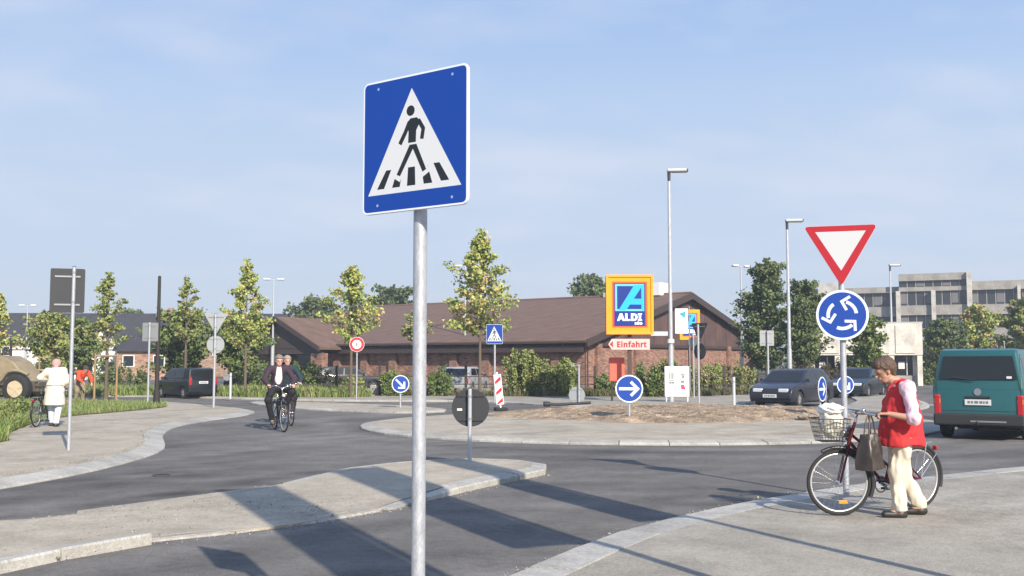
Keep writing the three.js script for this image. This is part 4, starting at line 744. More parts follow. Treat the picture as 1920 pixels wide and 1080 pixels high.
bush('dark hedge beside the far right pavement', 31.5, -76, 4.2, 1.5, 1.6, DRK, { n: 4000, leaf: 0.16 });
bush('leafy weeds nearest the camera at the left frame edge', -11.3, -21.6, 1.1, 0.55, 1.6, LGT, { n: 2600, leaf: 0.075, group: 'leafy weeds on the verge', name: 'weed_clump' }); bush('leafy weeds on the verge below the loader wheel', -12.9, -25.2, 1.5, 0.65, 2.2, LGT, { n: 3200, leaf: 0.08, group: 'leafy weeds on the verge', name: 'weed_clump' }); bush('leafy weeds behind the bicycle of the woman in cream', -14.0, -29.5, 1.8, 0.5, 2.4, GRN, { n: 2600, leaf: 0.08, group: 'leafy weeds on the verge', name: 'weed_clump' });
bush('low shrub at the foot of the store wall', -8.0, -50.6, 1.6, 1.1, 1.0, OLV, { n: 1800 });
// grass and weeds on the verges: uncountable
{
  const blade = (() => { const p = []; for (let k = 0; k < 7; k++) { const a = k * 0.9 + 0.3, c = Math.cos(a), s = Math.sin(a), w = 0.012, b = 0.09 + 0.05 * (k % 3), h = 0.20 + 0.035 * (k % 4), ox = 0.035 * Math.cos(k * 2.1), oz = 0.035 * Math.sin(k * 2.1); const q = (u, y, o) => [ox + c * u + -s * o, y, oz + s * u + c * o]; p.push(...q(0, 0, -w), ...q(0, 0, w), ...q(b * 0.4, h * 0.65, w * 0.7), ...q(0, 0, -w), ...q(b * 0.4, h * 0.65, w * 0.7), ...q(b * 0.4, h * 0.65, -w * 0.7), ...q(b * 0.4, h * 0.65, -w * 0.7), ...q(b * 0.4, h * 0.65, w * 0.7), ...q(b, h, 0)); } const g = new THREE.BufferGeometry(); g.setAttribute('position', new THREE.Float32BufferAttribute(p, 3)); g.computeVertexNormals(); return g; })();
  const inPoly = (poly, x, z) => { let c = false; for (let i = 0, j = poly.length - 1; i < poly.length; j = i++) { const a = poly[i], b = poly[j]; if ((a[1] > z) !== (b[1] > z) && x < (b[0] - a[0]) * (z - a[1]) / (b[1] - a[1]) + a[0]) c = !c; } return c; };
  const gm = mat([1, 1, 1], { side: THREE.DoubleSide, roughness: 0.8 });
  function grass(name, label, poly, n, hs, y, cols, dens) {
    let xs = poly.map((p) => p[0]), zs = poly.map((p) => p[1]); const x0 = Math.min(...xs), x1 = Math.max(...xs), z0 = Math.min(...zs), z1 = Math.max(...zs);
    const m = new THREE.InstancedMesh(blade, gm, n), M4 = new THREE.Matrix4(), Q = new THREE.Quaternion(), S = V(1, 1, 1), P = V(0, 0, 0), C = new THREE.Color(); let k = 0;
    for (let tries = 0; k < n && tries < n * 30; tries++) { const x = rr(x0, x1), z = rr(z0, z1); if (!inPoly(poly, x, z) || rnd() > dens(x, z)) continue; const s = hs(x, z) * rr(0.6, 1.3); Q.setFromAxisAngle(V(0, 1, 0), rnd() * TAU); S.set(s * 1.1, s, s * 1.1); P.set(x, y, z); M4.compose(P, Q, S); m.setMatrixAt(k, M4); const c = pick(cols), v = rr(0.75, 1.25); C.setRGB(c[0] * v, c[1] * v, c[2] * v); m.setColorAt(k, C); k++; }
    m.count = k; m.name = numbered(name); m.userData = { label, category: 'grass', kind: 'stuff' }; m.castShadow = m.receiveShadow = true; scene.add(m);
  }
  const GC = [[0.20, 0.28, 0.075], [0.16, 0.24, 0.06], [0.24, 0.29, 0.09], [0.30, 0.28, 0.13]];
  grass('verge_grass', 'rough green grass and weeds on the verge left of the footpath', vergePoly, 22000, (x, z) => z > -26 ? 1.0 + 0.9 * fbm(x, z, 2) : 0.6, 0.09, GC, (x, z) => clamp01(0.75 + 1.4 * fbm(x * 0.5, z * 0.5, 7.7) - (z < -36 ? 0.35 : 0)));
  grass('far_verge_grass', 'strip of tall grass behind the far pavement on the left', [[-31, -49.8], [-31, -53], [-9, -51], [-6.4, -47.2], [-8, -46.2], [-12, -46.6], [-15, -49]], 9000, (x, z) => 1.35 + 1.3 * fbm(x * 0.8, z, 4), 0.08, GC, (x, z) => 0.9);
  grass('roadside_weeds', 'thin weeds along the foot of the bushes', [[-6, -48.9], [-6, -50.2], [13, -52.5], [12, -50.5], [8, -47.2], [0, -47.5]], 3500, () => 1.2, 0.06, [[0.12, 0.13, 0.05], [0.18, 0.16, 0.08]], (x, z) => clamp01(0.4 + 2 * fbm(x, z, 3)));
}

// ---------------------------------------------------------------- vehicles (local: front +z, wheels on y = 0)
function sideExtrude(pts, W, bev) {
  const g = new THREE.ExtrudeGeometry(shapeOf(pts), { depth: W - 2 * bev, bevelEnabled: true, bevelSize: bev, bevelThickness: bev, bevelSegments: 3, bevelOffset: -bev });
  const p = g.attributes.position; for (let i = 0; i < p.count; i++) { const x = p.getX(i), y = p.getY(i), z = p.getZ(i); p.setXYZ(i, -(z - (W - 2 * bev) / 2), y, x); } return g;
}
const refinish = (g) => { g.deleteAttribute('normal'); return toCreasedNormals(g, 0.6); };
function arcs(zr, zf, ra, cy, bottom) { // underside from back to front with two wheel arches
  const out = []; for (const zc of [zr, zf]) { const a0 = Math.asin((cy - bottom) / ra); for (let k = 0; k <= 10; k++) { const a = Math.PI + a0 - (Math.PI + 2 * a0) * k / 10; out.push([zc + ra * Math.cos(a), cy + ra * Math.sin(a)]); } } return out;
}
function wheelPart(parent, x, z, R, w, rimM) {
  const g = new THREE.Group(); g.name = 'wheel'; g.position.set(x, R, z); parent.add(g);
  const prof = [[R * 0.62, -w / 2], [R * 0.93, -w / 2], [R, -w * 0.32], [R, w * 0.32], [R * 0.93, w / 2], [R * 0.62, w / 2]].map(([a, b]) => new THREE.Vector2(a, b));
  const t = new THREE.LatheGeometry(prof, 28); t.rotateZ(Math.PI / 2); part('tyre', t, M.rubber, g);
  const s = Math.sign(x); const r = [new THREE.CylinderGeometry(R * 0.63, R * 0.63, w * 0.7, 24).rotateZ(Math.PI / 2)]; for (let k = 0; k < 5; k++) { const b = rbox(0.03, R * 0.5, R * 0.2, 0.01, 0, R * 0.33, 0); b.rotateX(k * TAU / 5); b.translate(s * w * 0.36, 0, 0); r.push(b); } r.push(new THREE.CylinderGeometry(R * 0.16, R * 0.16, 0.03, 12).rotateZ(Math.PI / 2).translate(s * w * 0.37, 0, 0));
  part('rim', r, rimM, g);
}
const rimSilver = mat([0.34, 0.35, 0.36], { roughness: 0.4, metalness: 0.6 }), lampClear = mat([0.75, 0.76, 0.76], { roughness: 0.12, metalness: 0.3 }), lampRed = mat([0.42, 0.02, 0.025], { roughness: 0.2 }), lampAmber = mat([0.6, 0.2, 0.02], { roughness: 0.25 }), plateM = mat([0.72, 0.72, 0.70]), trimM = mat([0.028, 0.029, 0.031], { roughness: 0.7 });
const platePrint = canvasTex(256, 64, (g, w, h) => { g.fillStyle = '#d4d5d4'; g.fillRect(0, 0, w, h); g.fillStyle = '#6d7074'; for (const [x, l] of [[0.1, 0.1], [0.23, 0.09], [0.36, 0.16], [0.56, 0.12], [0.7, 0.07], [0.8, 0.1]]) g.fillRect(w * x, h * 0.25, w * l, h * 0.5); });
const plateFace = face(platePrint);
function vehicle(name, label, cat, pos, turn, c, group) {
  const t = thing(name, label, cat, pos, turn, group);
  const paint = new THREE.MeshPhysicalMaterial({ color: lin(...c.color), roughness: 0.45, metalness: 0.0, clearcoat: 0.6, clearcoatRoughness: 0.06 });
  const W = c.W, hw = W / 2, belt = c.belt;
  const wc = (y) => hw - 0.035 - Math.max(0, y - belt) * c.tumble;
  const lower = sideExtrude([...[c.rearBottom], ...arcs(c.zr, c.zf, c.ra, c.R, c.bottom), ...[c.frontBottom], ...c.top], W, 0.05);
  { const p = lower.attributes.position; for (let i = 0; i < p.count; i++) { const z = p.getZ(i), y = p.getY(i); const e = z > 0 ? clamp01((z - c.L * 0.30) / (c.L * 0.2)) * 0.11 : clamp01((-z - c.L * 0.34) / (c.L * 0.16)) * 0.05; p.setX(i, p.getX(i) * (1 - e * e * 1.0 - e * 0.2) * (y < 0.4 ? 0.97 : 1)); } }
  part('body', refinish(lower), paint, t);
  const cab = sideExtrude(c.cabin, W, 0.07); { const p = cab.attributes.position; for (let i = 0; i < p.count; i++) p.setX(i, p.getX(i) / hw * wc(p.getY(i))); }
  part('cabin', refinish(cab), paint, t);
  for (const s of [-1, 1]) for (const poly of c.sideWindows) {
    const g = new THREE.ShapeGeometry(shapeOf(poly)); const p = g.attributes.position; for (let i = 0; i < p.count; i++) { const z = p.getX(i), y = p.getY(i); p.setXYZ(i, s * (wc(y) + 0.004), y, z); } g.computeVertexNormals(); part('side_window', g, M.glassDark, t);
  }
  const endPane = (nm, [z0, y0], [z1, y1], inset, sgn) => { const n = V(0, (z0 - z1) * sgn, (y1 - y0) * sgn).normalize().multiplyScalar(0.006 + (c.paneLift || 0)); if (n.y < 0) n.negate(); const f = 0.10; const a = [z0 + (z1 - z0) * f, y0 + (y1 - y0) * f], b = [z0 + (z1 - z0) * (1 - f), y0 + (y1 - y0) * (1 - f)]; if (Math.abs(z1 - z0) < 0.2) n.set(0, 0, 0.012 * sgn); part(nm, quadGeo([-(wc(a[1]) - inset), a[1] + n.y, a[0] + n.z], [wc(a[1]) - inset, a[1] + n.y, a[0] + n.z], [wc(b[1]) - inset, b[1] + n.y, b[0] + n.z], [-(wc(b[1]) - inset), b[1] + n.y, b[0] + n.z]), M.glassDark, t); };
  endPane('windscreen', c.screen[0], c.screen[1], 0.09, 1); endPane('rear_window', c.rear[0], c.rear[1], 0.10, -1);
  for (const s of [-1, 1]) { wheelPart(t, s * (hw - 0.12), c.zf, c.R, 0.19, c.rim || rimSilver); wheelPart(t, s * (hw - 0.12), c.zr, c.R, 0.19, c.rim || rimSilver); }
  part('underbody', box(W * 0.8, 0.12, c.L * 0.86, 0, c.bottom + 0.02, 0), trimM, t);
  for (const s of [-1, 1]) {
    part('headlight', rbox(c.headW || 0.40, 0.17, 0.14, 0.05, s * (hw - 0.36), c.headY, c.L / 2 - 0.085), lampClear, t);
    const tl = part('taillight', rbox(0.13, c.tailH, 0.12, 0.03, s * (hw - 0.115), c.tailY, -c.L / 2 + 0.035), lampRed, t); part('indicator', rbox(0.125, c.tailH * 0.28, 0.11, 0.02, s * (hw - 0.115), c.tailY + c.tailH * 0.2, -c.L / 2 + 0.032), lampAmber, tl);
    part('mirror', rbox(0.16, 0.12, 0.09, 0.03, s * (wc(belt) + 0.09), belt + 0.08, c.screen[0][0] - 0.38), c.mirror || trimM, t);
    for (const z of c.handles) part('door_handle', rbox(0.03, 0.03, 0.16, 0.01, s * (hw + 0.003), belt - 0.12, z), trimM, t);
  }
  part('front_bumper', rbox(W * 0.93, 0.20, 0.14, 0.05, 0, c.bumpY, c.L / 2 - 0.045), c.bumper || paint, t); part('rear_bumper', rbox(W * 0.97, c.rbH || 0.22, 0.18, 0.05, 0, c.rbY || c.bumpY, -c.L / 2 + 0.03), c.bumper || paint, t);
  for (const s of [-1, 1]) for (const z of c.seams || []) part('door_seam', box(0.004, belt - 0.34, 0.01, s * (hw + 0.0005), (belt + 0.34) / 2 - 0.02, z), trimM, t);
  part('grille', rbox(W * 0.36, 0.10, 0.05, 0.015, 0, c.headY - 0.01, c.L / 2 - 0.03), trimM, t);
  for (const s of [1, -1]) { const y = s > 0 ? c.bumpY + 0.02 : c.plateY, z = s > 0 ? c.L / 2 + 0.03 : c.plateZ ?? -c.L / 2 - 0.065; const k = part('number_plate', box(0.52, 0.12, 0.012, 0, y, z), plateM, t); const f = new THREE.PlaneGeometry(0.51, 0.11); if (s < 0) f.rotateY(Math.PI); f.translate(0, y, z + s * 0.0085); part('plate_face', f, plateFace, k); }
  return t;
}
const hatch = (color) => ({ color, L: 4.1, W: 1.70, belt: 0.92, tumble: 0.30, R: 0.30, ra: 0.355, zr: -1.28, zf: 1.27, bottom: 0.2, rearBottom: [-2.0, 0.24], frontBottom: [2.0, 0.22],
  top: [[2.05, 0.35], [2.05, 0.55], [1.98, 0.70], [1.55, 0.83], [0.95, 0.93], [-1.95, 0.96], [-2.04, 0.85], [-2.05, 0.40]], cabin: [[-1.98, 0.90], [1.10, 0.90], [0.32, 1.36], [0.15, 1.40], [-1.25, 1.42], [-1.50, 1.38]],
  sideWindows: [[[0.80, 0.97], [0.27, 1.31], [-0.32, 1.34], [-0.36, 0.97]], [[-0.44, 0.97], [-0.40, 1.34], [-1.20, 1.34], [-1.52, 0.99]]], screen: [[1.10, 0.90], [0.32, 1.36]], rear: [[-1.98, 0.90], [-1.50, 1.38]], headY: 0.62, tailY: 0.72, tailH: 0.26, bumpY: 0.42, plateY: 0.62, handles: [-0.22, -1.05], seams: [0.84, -0.40, -0.9] });
const estateVan = (color) => ({ ...hatch(color), L: 4.0, W: 1.68, belt: 0.98, tumble: 0.20, top: [[2.0, 0.35], [2.0, 0.58], [1.93, 0.74], [1.5, 0.92], [1.15, 1.0], [-1.93, 1.0], [-1.99, 0.9], [-2.0, 0.40]], rearBottom: [-1.95, 0.24], frontBottom: [1.95, 0.22],
  cabin: [[-1.97, 0.95], [1.3, 0.95], [0.55, 1.50], [0.35, 1.57], [-1.55, 1.60], [-1.78, 1.53]], sideWindows: [[[0.95, 1.05], [0.48, 1.45], [-0.22, 1.48], [-0.26, 1.05]], [[-0.34, 1.05], [-0.30, 1.48], [-1.25, 1.49], [-1.35, 1.05]]], screen: [[1.3, 0.95], [0.55, 1.50]], rear: [[-1.97, 0.95], [-1.78, 1.53]], tailY: 0.92, tailH: 0.42, plateY: 0.84, plateZ: -2.02 });
const transporter = (color) => ({ color, L: 4.7, W: 1.86, belt: 1.12, tumble: 0.17, R: 0.32, ra: 0.385, zr: -1.55, zf: 1.40, bottom: 0.26, rearBottom: [-2.30, 0.30], frontBottom: [2.3, 0.28],
  top: [[2.35, 0.42], [2.35, 0.66], [2.25, 0.88], [1.85, 1.05], [1.55, 1.14], [-2.30, 1.16], [-2.35, 1.05], [-2.35, 0.36]], cabin: [[-2.34, 1.08], [1.66, 1.08], [1.02, 1.76], [0.78, 1.90], [-2.05, 1.94], [-2.20, 1.90], [-2.26, 1.82]],
  sideWindows: [[[1.28, 1.22], [0.92, 1.68], [0.28, 1.72], [0.26, 1.22]], [[0.16, 1.22], [0.18, 1.72], [-0.85, 1.74], [-0.85, 1.22]], [[-0.95, 1.22], [-0.95, 1.74], [-1.98, 1.74], [-2.0, 1.22]]], screen: [[1.66, 1.08], [1.02, 1.76]], rear: [[-2.34, 1.22], [-2.262, 1.84]], headY: 0.72, tailY: 0.73, tailH: 0.46, tailIn: 0.0, bumpY: 0.45, rbY: 0.43, rbH: 0.26, plateY: 0.80, plateZ: -2.372, handles: [0.2, -0.8], bumper: trimM, seams: [1.0, 0.2, -0.9] });
{
  const t = vehicle('green_van', 'teal green van seen from behind at the right edge', 'van', [11.25, 0, -23.75], Math.PI - 0.62, transporter([0.006, 0.085, 0.09]));
  part('emblem', [new THREE.CylinderGeometry(0.075, 0.075, 0.015, 20).rotateX(Math.PI / 2).translate(0, 1.02, -2.36)], M.chrome, t);
  part('tailgate_handle', rbox(0.5, 0.05, 0.03, 0.012, 0, 0.91, -2.36), trimM, t);
  for (const x of [-0.83, 0.83]) part('tailgate_seam', box(0.008, 1.2, 0.006, x, 1.22, -2.352), trimM, t); part('tailgate_seam', box(1.66, 0.008, 0.006, 0, 0.62, -2.353), trimM, t);
  part('window_sticker', box(0.1, 0.05, 0.004, -0.62, 1.33, -2.355), M.whitePaint, t);
  part('wiper', bar([0.05, 1.27, -2.37], [0.5, 1.33, -2.37], 0.012), trimM, t);
  part('aerial', bar([-0.35, 1.92, -1.2], [-0.38, 2.1, -1.4], 0.012), M.whitePaint, t);
  part('tow_bar', [bar([0, 0.35, -2.3], [0, 0.35, -2.5], 0.025), ball(0.035, 0, 0.38, -2.5)], trimM, t); part('exhaust', bar([0.45, 0.25, -2.0], [0.45, 0.24, -2.36], 0.03), M.alu, t);
  part('bumper_strip', box(0.7, 0.035, 0.01, -0.2, 0.40, -2.418), M.alu, t);
}
vehicle('dark_car', 'nearer dark blue hatchback facing the roundabout behind the mound', 'car', [10.6, 0, -38.9], -0.66, hatch([0.010, 0.011, 0.020]), 'dark cars waiting at the roundabout');
vehicle('dark_car', 'second dark hatchback farther back beside the woman in red', 'car', [16.6, 0, -49.2], -0.6, hatch([0.010, 0.016, 0.021]), 'dark cars waiting at the roundabout');
vehicle('dark_van', 'small black van driving away on the far left road', 'van', [-15.3, 0, -48.2], Math.PI + 0.80, { ...estateVan([0.005, 0.007, 0.010]), rim: rimSilver }).scale.set(0.87, 0.88, 0.82);
const parked = [['parked dark blue car between the tree and the marker post', [-14.6, 0, -60], 1.2, [0.02, 0.03, 0.055]], ['parked dark car behind the red ringed sign post', [-9.3, 0, -58.5], 1.9, [0.025, 0.028, 0.034]], ['parked silver car behind the tall yellowing tree', [-2.5, 0, -54.5], 2.9, [0.34, 0.36, 0.38]]];
for (const [l, p, a, c] of parked) vehicle('parked_car', l, 'car', p, a, hatch(c), 'cars parked before the store');
{ // loader at the left edge
  const tan = mat([0.36, 0.29, 0.18], { roughness: 0.6, map: plasterTex }), t = thing('wheel_loader', 'dusty beige wheel loader cut by the left frame edge', 'loader', [-20.5, 0.06, -41.6], 1.45);
  const hood = sideExtrude([[-1.1, 0.75], [1.35, 0.62], [1.45, 0.85], [0.7, 1.62], [0.25, 1.85], [-1.1, 1.9]], 1.3, 0.06); hood.deleteAttribute('normal'); part('engine_hood', toCreasedNormals(hood, 0.2), tan, t);
  part('chassis', rbox(0.9, 0.42, 4.6, 0.05, 0, 0.62, -0.6), mat([0.10, 0.085, 0.06]), t);
  const cabF = mat([0.22, 0.18, 0.12]); const cb = part('cab', rbox(1.35, 0.5, 1.4, 0.06, 0, 1.45, -1.7), tan, t); for (const [x, z] of [[-0.62, -1.05], [0.62, -1.05], [-0.62, -2.35], [0.62, -2.35]]) part('cab_pillar', box(0.09, 1.2, 0.09, x, 2.28, z), cabF, cb); part('cab_roof', rbox(1.5, 0.12, 1.6, 0.05, 0, 2.92, -1.7), tan, cb); part('cab_glass', box(1.22, 1.15, 1.24, 0, 2.26, -1.7), M.glassDark, cb);
  for (const s of [-1, 1]) { wheelPart(t, s * 0.82, 1.05, 0.56, 0.42, mat([0.55, 0.45, 0.30])); wheelPart(t, s * 0.82, -1.9, 0.56, 0.42, mat([0.55, 0.45, 0.30])); part('fender', tube([[s * 0.82, 0.9, 0.35], [s * 0.82, 1.2, 0.6], [s * 0.82, 1.26, 1.05], [s * 0.82, 1.1, 1.5]], 0.07, 12, 6), tan, t); }
  part('lift_arm', bar([0.4, 1.2, -2.4], [0.4, 0.7, -4.0], 0.11), tan, t); part('exhaust_stack', bar([0.3, 1.85, 0.0], [0.3, 2.5, 0.0], 0.05), M.black, t); part('hood_vent', rbox(0.02, 0.35, 0.7, 0.008, 0.66, 1.3, 0.3), M.black, t);
}
// ---------------------------------------------------------------- bicycles (local: front +z)
function bicycle(label, pos, turn, o = {}) {
  const t = thing('bicycle', label, 'bicycle', pos, turn, o.group); const R = 0.345, wb = o.wb || 1.12, zf = wb / 2, zr = -wb / 2; const fm = mat(o.frame || [0.03, 0.03, 0.035], { roughness: 0.35, metalness: 0.2 }), steer = o.steer || 0;
  const fork = new THREE.Group(); fork.name = 'front_assembly'; fork.position.set(0, 0, zf); fork.rotation.y = steer; t.add(fork);
  const wheel = (parent, z, nm) => {
    const g = new THREE.Group(); g.name = nm; g.position.set(0, R, z); parent.add(g);
    part('tyre', new THREE.TorusGeometry(R - 0.019, 0.019, 8, 44).rotateY(Math.PI / 2), M.rubber, g); part('rim', new THREE.TorusGeometry(R - 0.045, 0.011, 6, 44).rotateY(Math.PI / 2), o.rim || rimPale, g);
    const sp = []; for (let k = 0; k < 28; k++) { const a = k * TAU / 28, b = a + (k % 2 ? 0.35 : -0.35); sp.push(bar([(k % 4 < 2 ? 1 : -1) * 0.025, Math.cos(b) * 0.03, Math.sin(b) * 0.03], [0, Math.cos(a) * (R - 0.05), Math.sin(a) * (R - 0.05)], 0.0016, 0.0016, 3)); } const so = part('spokes', sp, M.chrome, g);
    part('hub', bar([-0.05, 0, 0], [0.05, 0, 0], 0.022, 0.022, 10), M.chrome, g); return g;
  };
  // front wheel rides in the fork; thing > front_assembly would be a level too deep for wheels, so both hang straight on the bicycle
  const fw = wheel(t, zf, 'front_wheel'); fw.rotation.y = steer; wheel(t, zr, 'rear_wheel'); t.remove(fork);
  if (o.reflector) part('reflector', rbox(0.012, 0.035, 0.09, 0.005, 0.03, -0.20, -0.03), mat([0.85, 0.28, 0.02], { roughness: 0.3 }), fw);
  const F = (x, y, z) => { const c = Math.cos(steer), s = Math.sin(steer); return [x * c + z * s, y, zf - x * s + z * c]; };   // point in the steered frame
  part('fork', [bar(F(0.045, R, 0), F(0.045, 0.72, -0.10), 0.012), bar(F(-0.045, R, 0), F(-0.045, 0.72, -0.10), 0.012), bar(F(-0.05, 0.73, -0.10), F(0.05, 0.73, -0.10), 0.016), bar(F(0, 0.72, -0.10), F(0, 0.98, -0.19), 0.017)], fm, t);
  const hd = [0, 0.80, zf - 0.13], bb = [0, 0.29, -0.08], st = [0, 0.80, -0.27];
  part('frame', [bar(hd, [0, 0.92, zf - 0.17], 0.022), bar(hd, bb, 0.019), bar([0, 0.87, zf - 0.15], o.diamond ? [0, 0.74, -0.24] : [0, 0.48, -0.16], 0.017), bar(bb, st, 0.017), bar(bb, [0.05, R, zr], 0.011), bar(bb, [-0.05, R, zr], 0.011), bar([0, 0.66, -0.22], [0.05, R, zr], 0.009), bar([0, 0.66, -0.22], [-0.05, R, zr], 0.009)], fm, t);
  part('seat_post', bar(st, [0, 0.93, -0.31], 0.013), M.chrome, t);
  { const s = new THREE.Shape(); s.moveTo(0, 0.16); s.bezierCurveTo(0.035, 0.14, 0.03, 0.02, 0.05, -0.02); s.bezierCurveTo(0.10, -0.06, 0.11, -0.12, 0.06, -0.13); s.lineTo(-0.06, -0.13); s.bezierCurveTo(-0.11, -0.12, -0.10, -0.06, -0.05, -0.02); s.bezierCurveTo(-0.03, 0.02, -0.035, 0.14, 0, 0.16); const g = new THREE.ExtrudeGeometry(s, { depth: 0.03, bevelEnabled: true, bevelSize: 0.012, bevelThickness: 0.015, bevelSegments: 3 }); g.rotateX(Math.PI / 2); g.translate(0, 0.985, -0.31); part('saddle', g, M.black, t); }
  part('handlebar', [tube([F(-0.29, 1.06, -0.40), F(-0.27, 1.07, -0.28), F(-0.16, 1.09, -0.18), F(0, 1.03, -0.20), F(0.16, 1.09, -0.18), F(0.27, 1.07, -0.28), F(0.29, 1.06, -0.40)], 0.012, 40, 7), bar(F(0, 0.95, -0.185), F(0, 1.04, -0.205), 0.014)], M.chrome, t);
  for (const s of [-1, 1]) part('grip', bar(F(s * 0.292, 1.06, -0.42), F(s * 0.28, 1.066, -0.30), 0.018), M.black, t);
  part('bell', ball(0.03, ...F(0.2, 1.115, -0.2), 1, 0.7, 1), M.chrome, t);
  const guard = (z, a0, a1, steered) => { const pts = []; for (let k = 0; k <= 14; k++) { const a = a0 + (a1 - a0) * k / 14; const p = [0, R + Math.cos(a) * (R + 0.022), Math.sin(a) * (R + 0.022)]; pts.push(steered ? F(p[0], p[1], p[2]) : [0, p[1], z + p[2]]); } const g = new THREE.TubeGeometry(new THREE.CatmullRomCurve3(pts.map((p) => V(...p))), 28, 0.022, 6); return g; };
  part('front_mudguard', guard(zf, -2.0, 0.5, true), o.guard || fm, t); part('rear_mudguard', guard(zr, -1.9, 0.9, false), o.guard || fm, t);
  part('guard_stay', [bar([0.05, R, zr], [0.02, R + 0.25, zr - 0.28], 0.005), bar([-0.05, R, zr], [-0.02, R + 0.25, zr - 0.28], 0.005)], M.chrome, t);
  part('chain_guard', [rbox(0.015, 0.07, 0.50, 0.02, -0.055, 0.33, -0.30)], fm, t); part('chain_ring', new THREE.TorusGeometry(0.085, 0.008, 5, 24).rotateY(Math.PI / 2).translate(-0.05, bb[1], bb[2]), M.alu, t);
  const ca = o.crank ?? 0.5; for (const s of [-1, 1]) { const dy = Math.cos(ca) * 0.17 * s, dz = Math.sin(ca) * 0.17 * s; const c = part('crank', bar([s * 0.06, bb[1], bb[2]], [s * 0.07, bb[1] + dy, bb[2] + dz], 0.010), M.chrome, t); part('pedal', rbox(0.10, 0.025, 0.075, 0.008, s * 0.13, bb[1] + dy, bb[2] + dz), M.black, c); }
  part('carrier', [bar([0.05, 0.72, -0.28], [0.05, 0.73, zr - 0.18], 0.006), bar([-0.05, 0.72, -0.28], [-0.05, 0.73, zr - 0.18], 0.006), bar([0.05, 0.73, zr - 0.1], [0.055, R, zr], 0.006), bar([-0.05, 0.73, zr - 0.1], [-0.055, R, zr], 0.006), bar([-0.05, 0.73, zr - 0.18], [0.05, 0.73, zr - 0.18], 0.006), bar([-0.05, 0.73, zr], [0.05, 0.73, zr], 0.006)], M.alu, t);
  part('rear_light', rbox(0.06, 0.05, 0.03, 0.01, 0, 0.66, zr - 0.29), lampRed, t); part('front_lamp', [new THREE.SphereGeometry(0.04, 12, 8).translate(...F(0, 0.86, -0.06))], o.lamp || M.chrome, t);
  if (o.basket) { // wire basket over the front wheel
    const b = []; const w0 = 0.13, w1 = 0.18, y0 = 0.78, y1 = 1.02, z0 = -0.06, z1 = 0.20; const ringAt = (k) => { const w = w0 + (w1 - w0) * k, y = y0 + (y1 - y0) * k, a = z0 - 0.02 * k, c = z1 + 0.05 * k; return [[-w, y, a], [w, y, a], [w, y, c], [-w, y, c]]; };
    for (let k = 0; k <= 5; k++) { const r = ringAt(k / 5); for (let i = 0; i < 4; i++) b.push(bar(F(...r[i]), F(...r[(i + 1) % 4]), k === 5 ? 0.006 : 0.003, undefined, 4)); }
    const r0 = ringAt(0), r1 = ringAt(1); for (let i = 0; i < 4; i++) for (let k = 0; k < 9; k++) { const q = k / 9; const L2 = (r) => r[i].map((v, j) => v + (r[(i + 1) % 4][j] - v) * q); b.push(bar(F(...L2(r0)), F(...L2(r1)), 0.003, undefined, 4)); }
    for (let k = 0; k < 7; k++) b.push(bar(F(-w0 + w0 * 2 * k / 6, y0, z0), F(-w0 + w0 * 2 * k / 6, y0, z1), 0.003, undefined, 4));
    part('basket', b, mat([0.05, 0.05, 0.055], { roughness: 0.5, metalness: 0.4 }), t);
  }
  t.userData.F = undefined; delete t.userData.F; t.updateMatrixWorld(true); return { t, F, zf, zr, bb, ca };
}
const rimPale = mat([0.62, 0.62, 0.60], { roughness: 0.35, metalness: 0.5 });

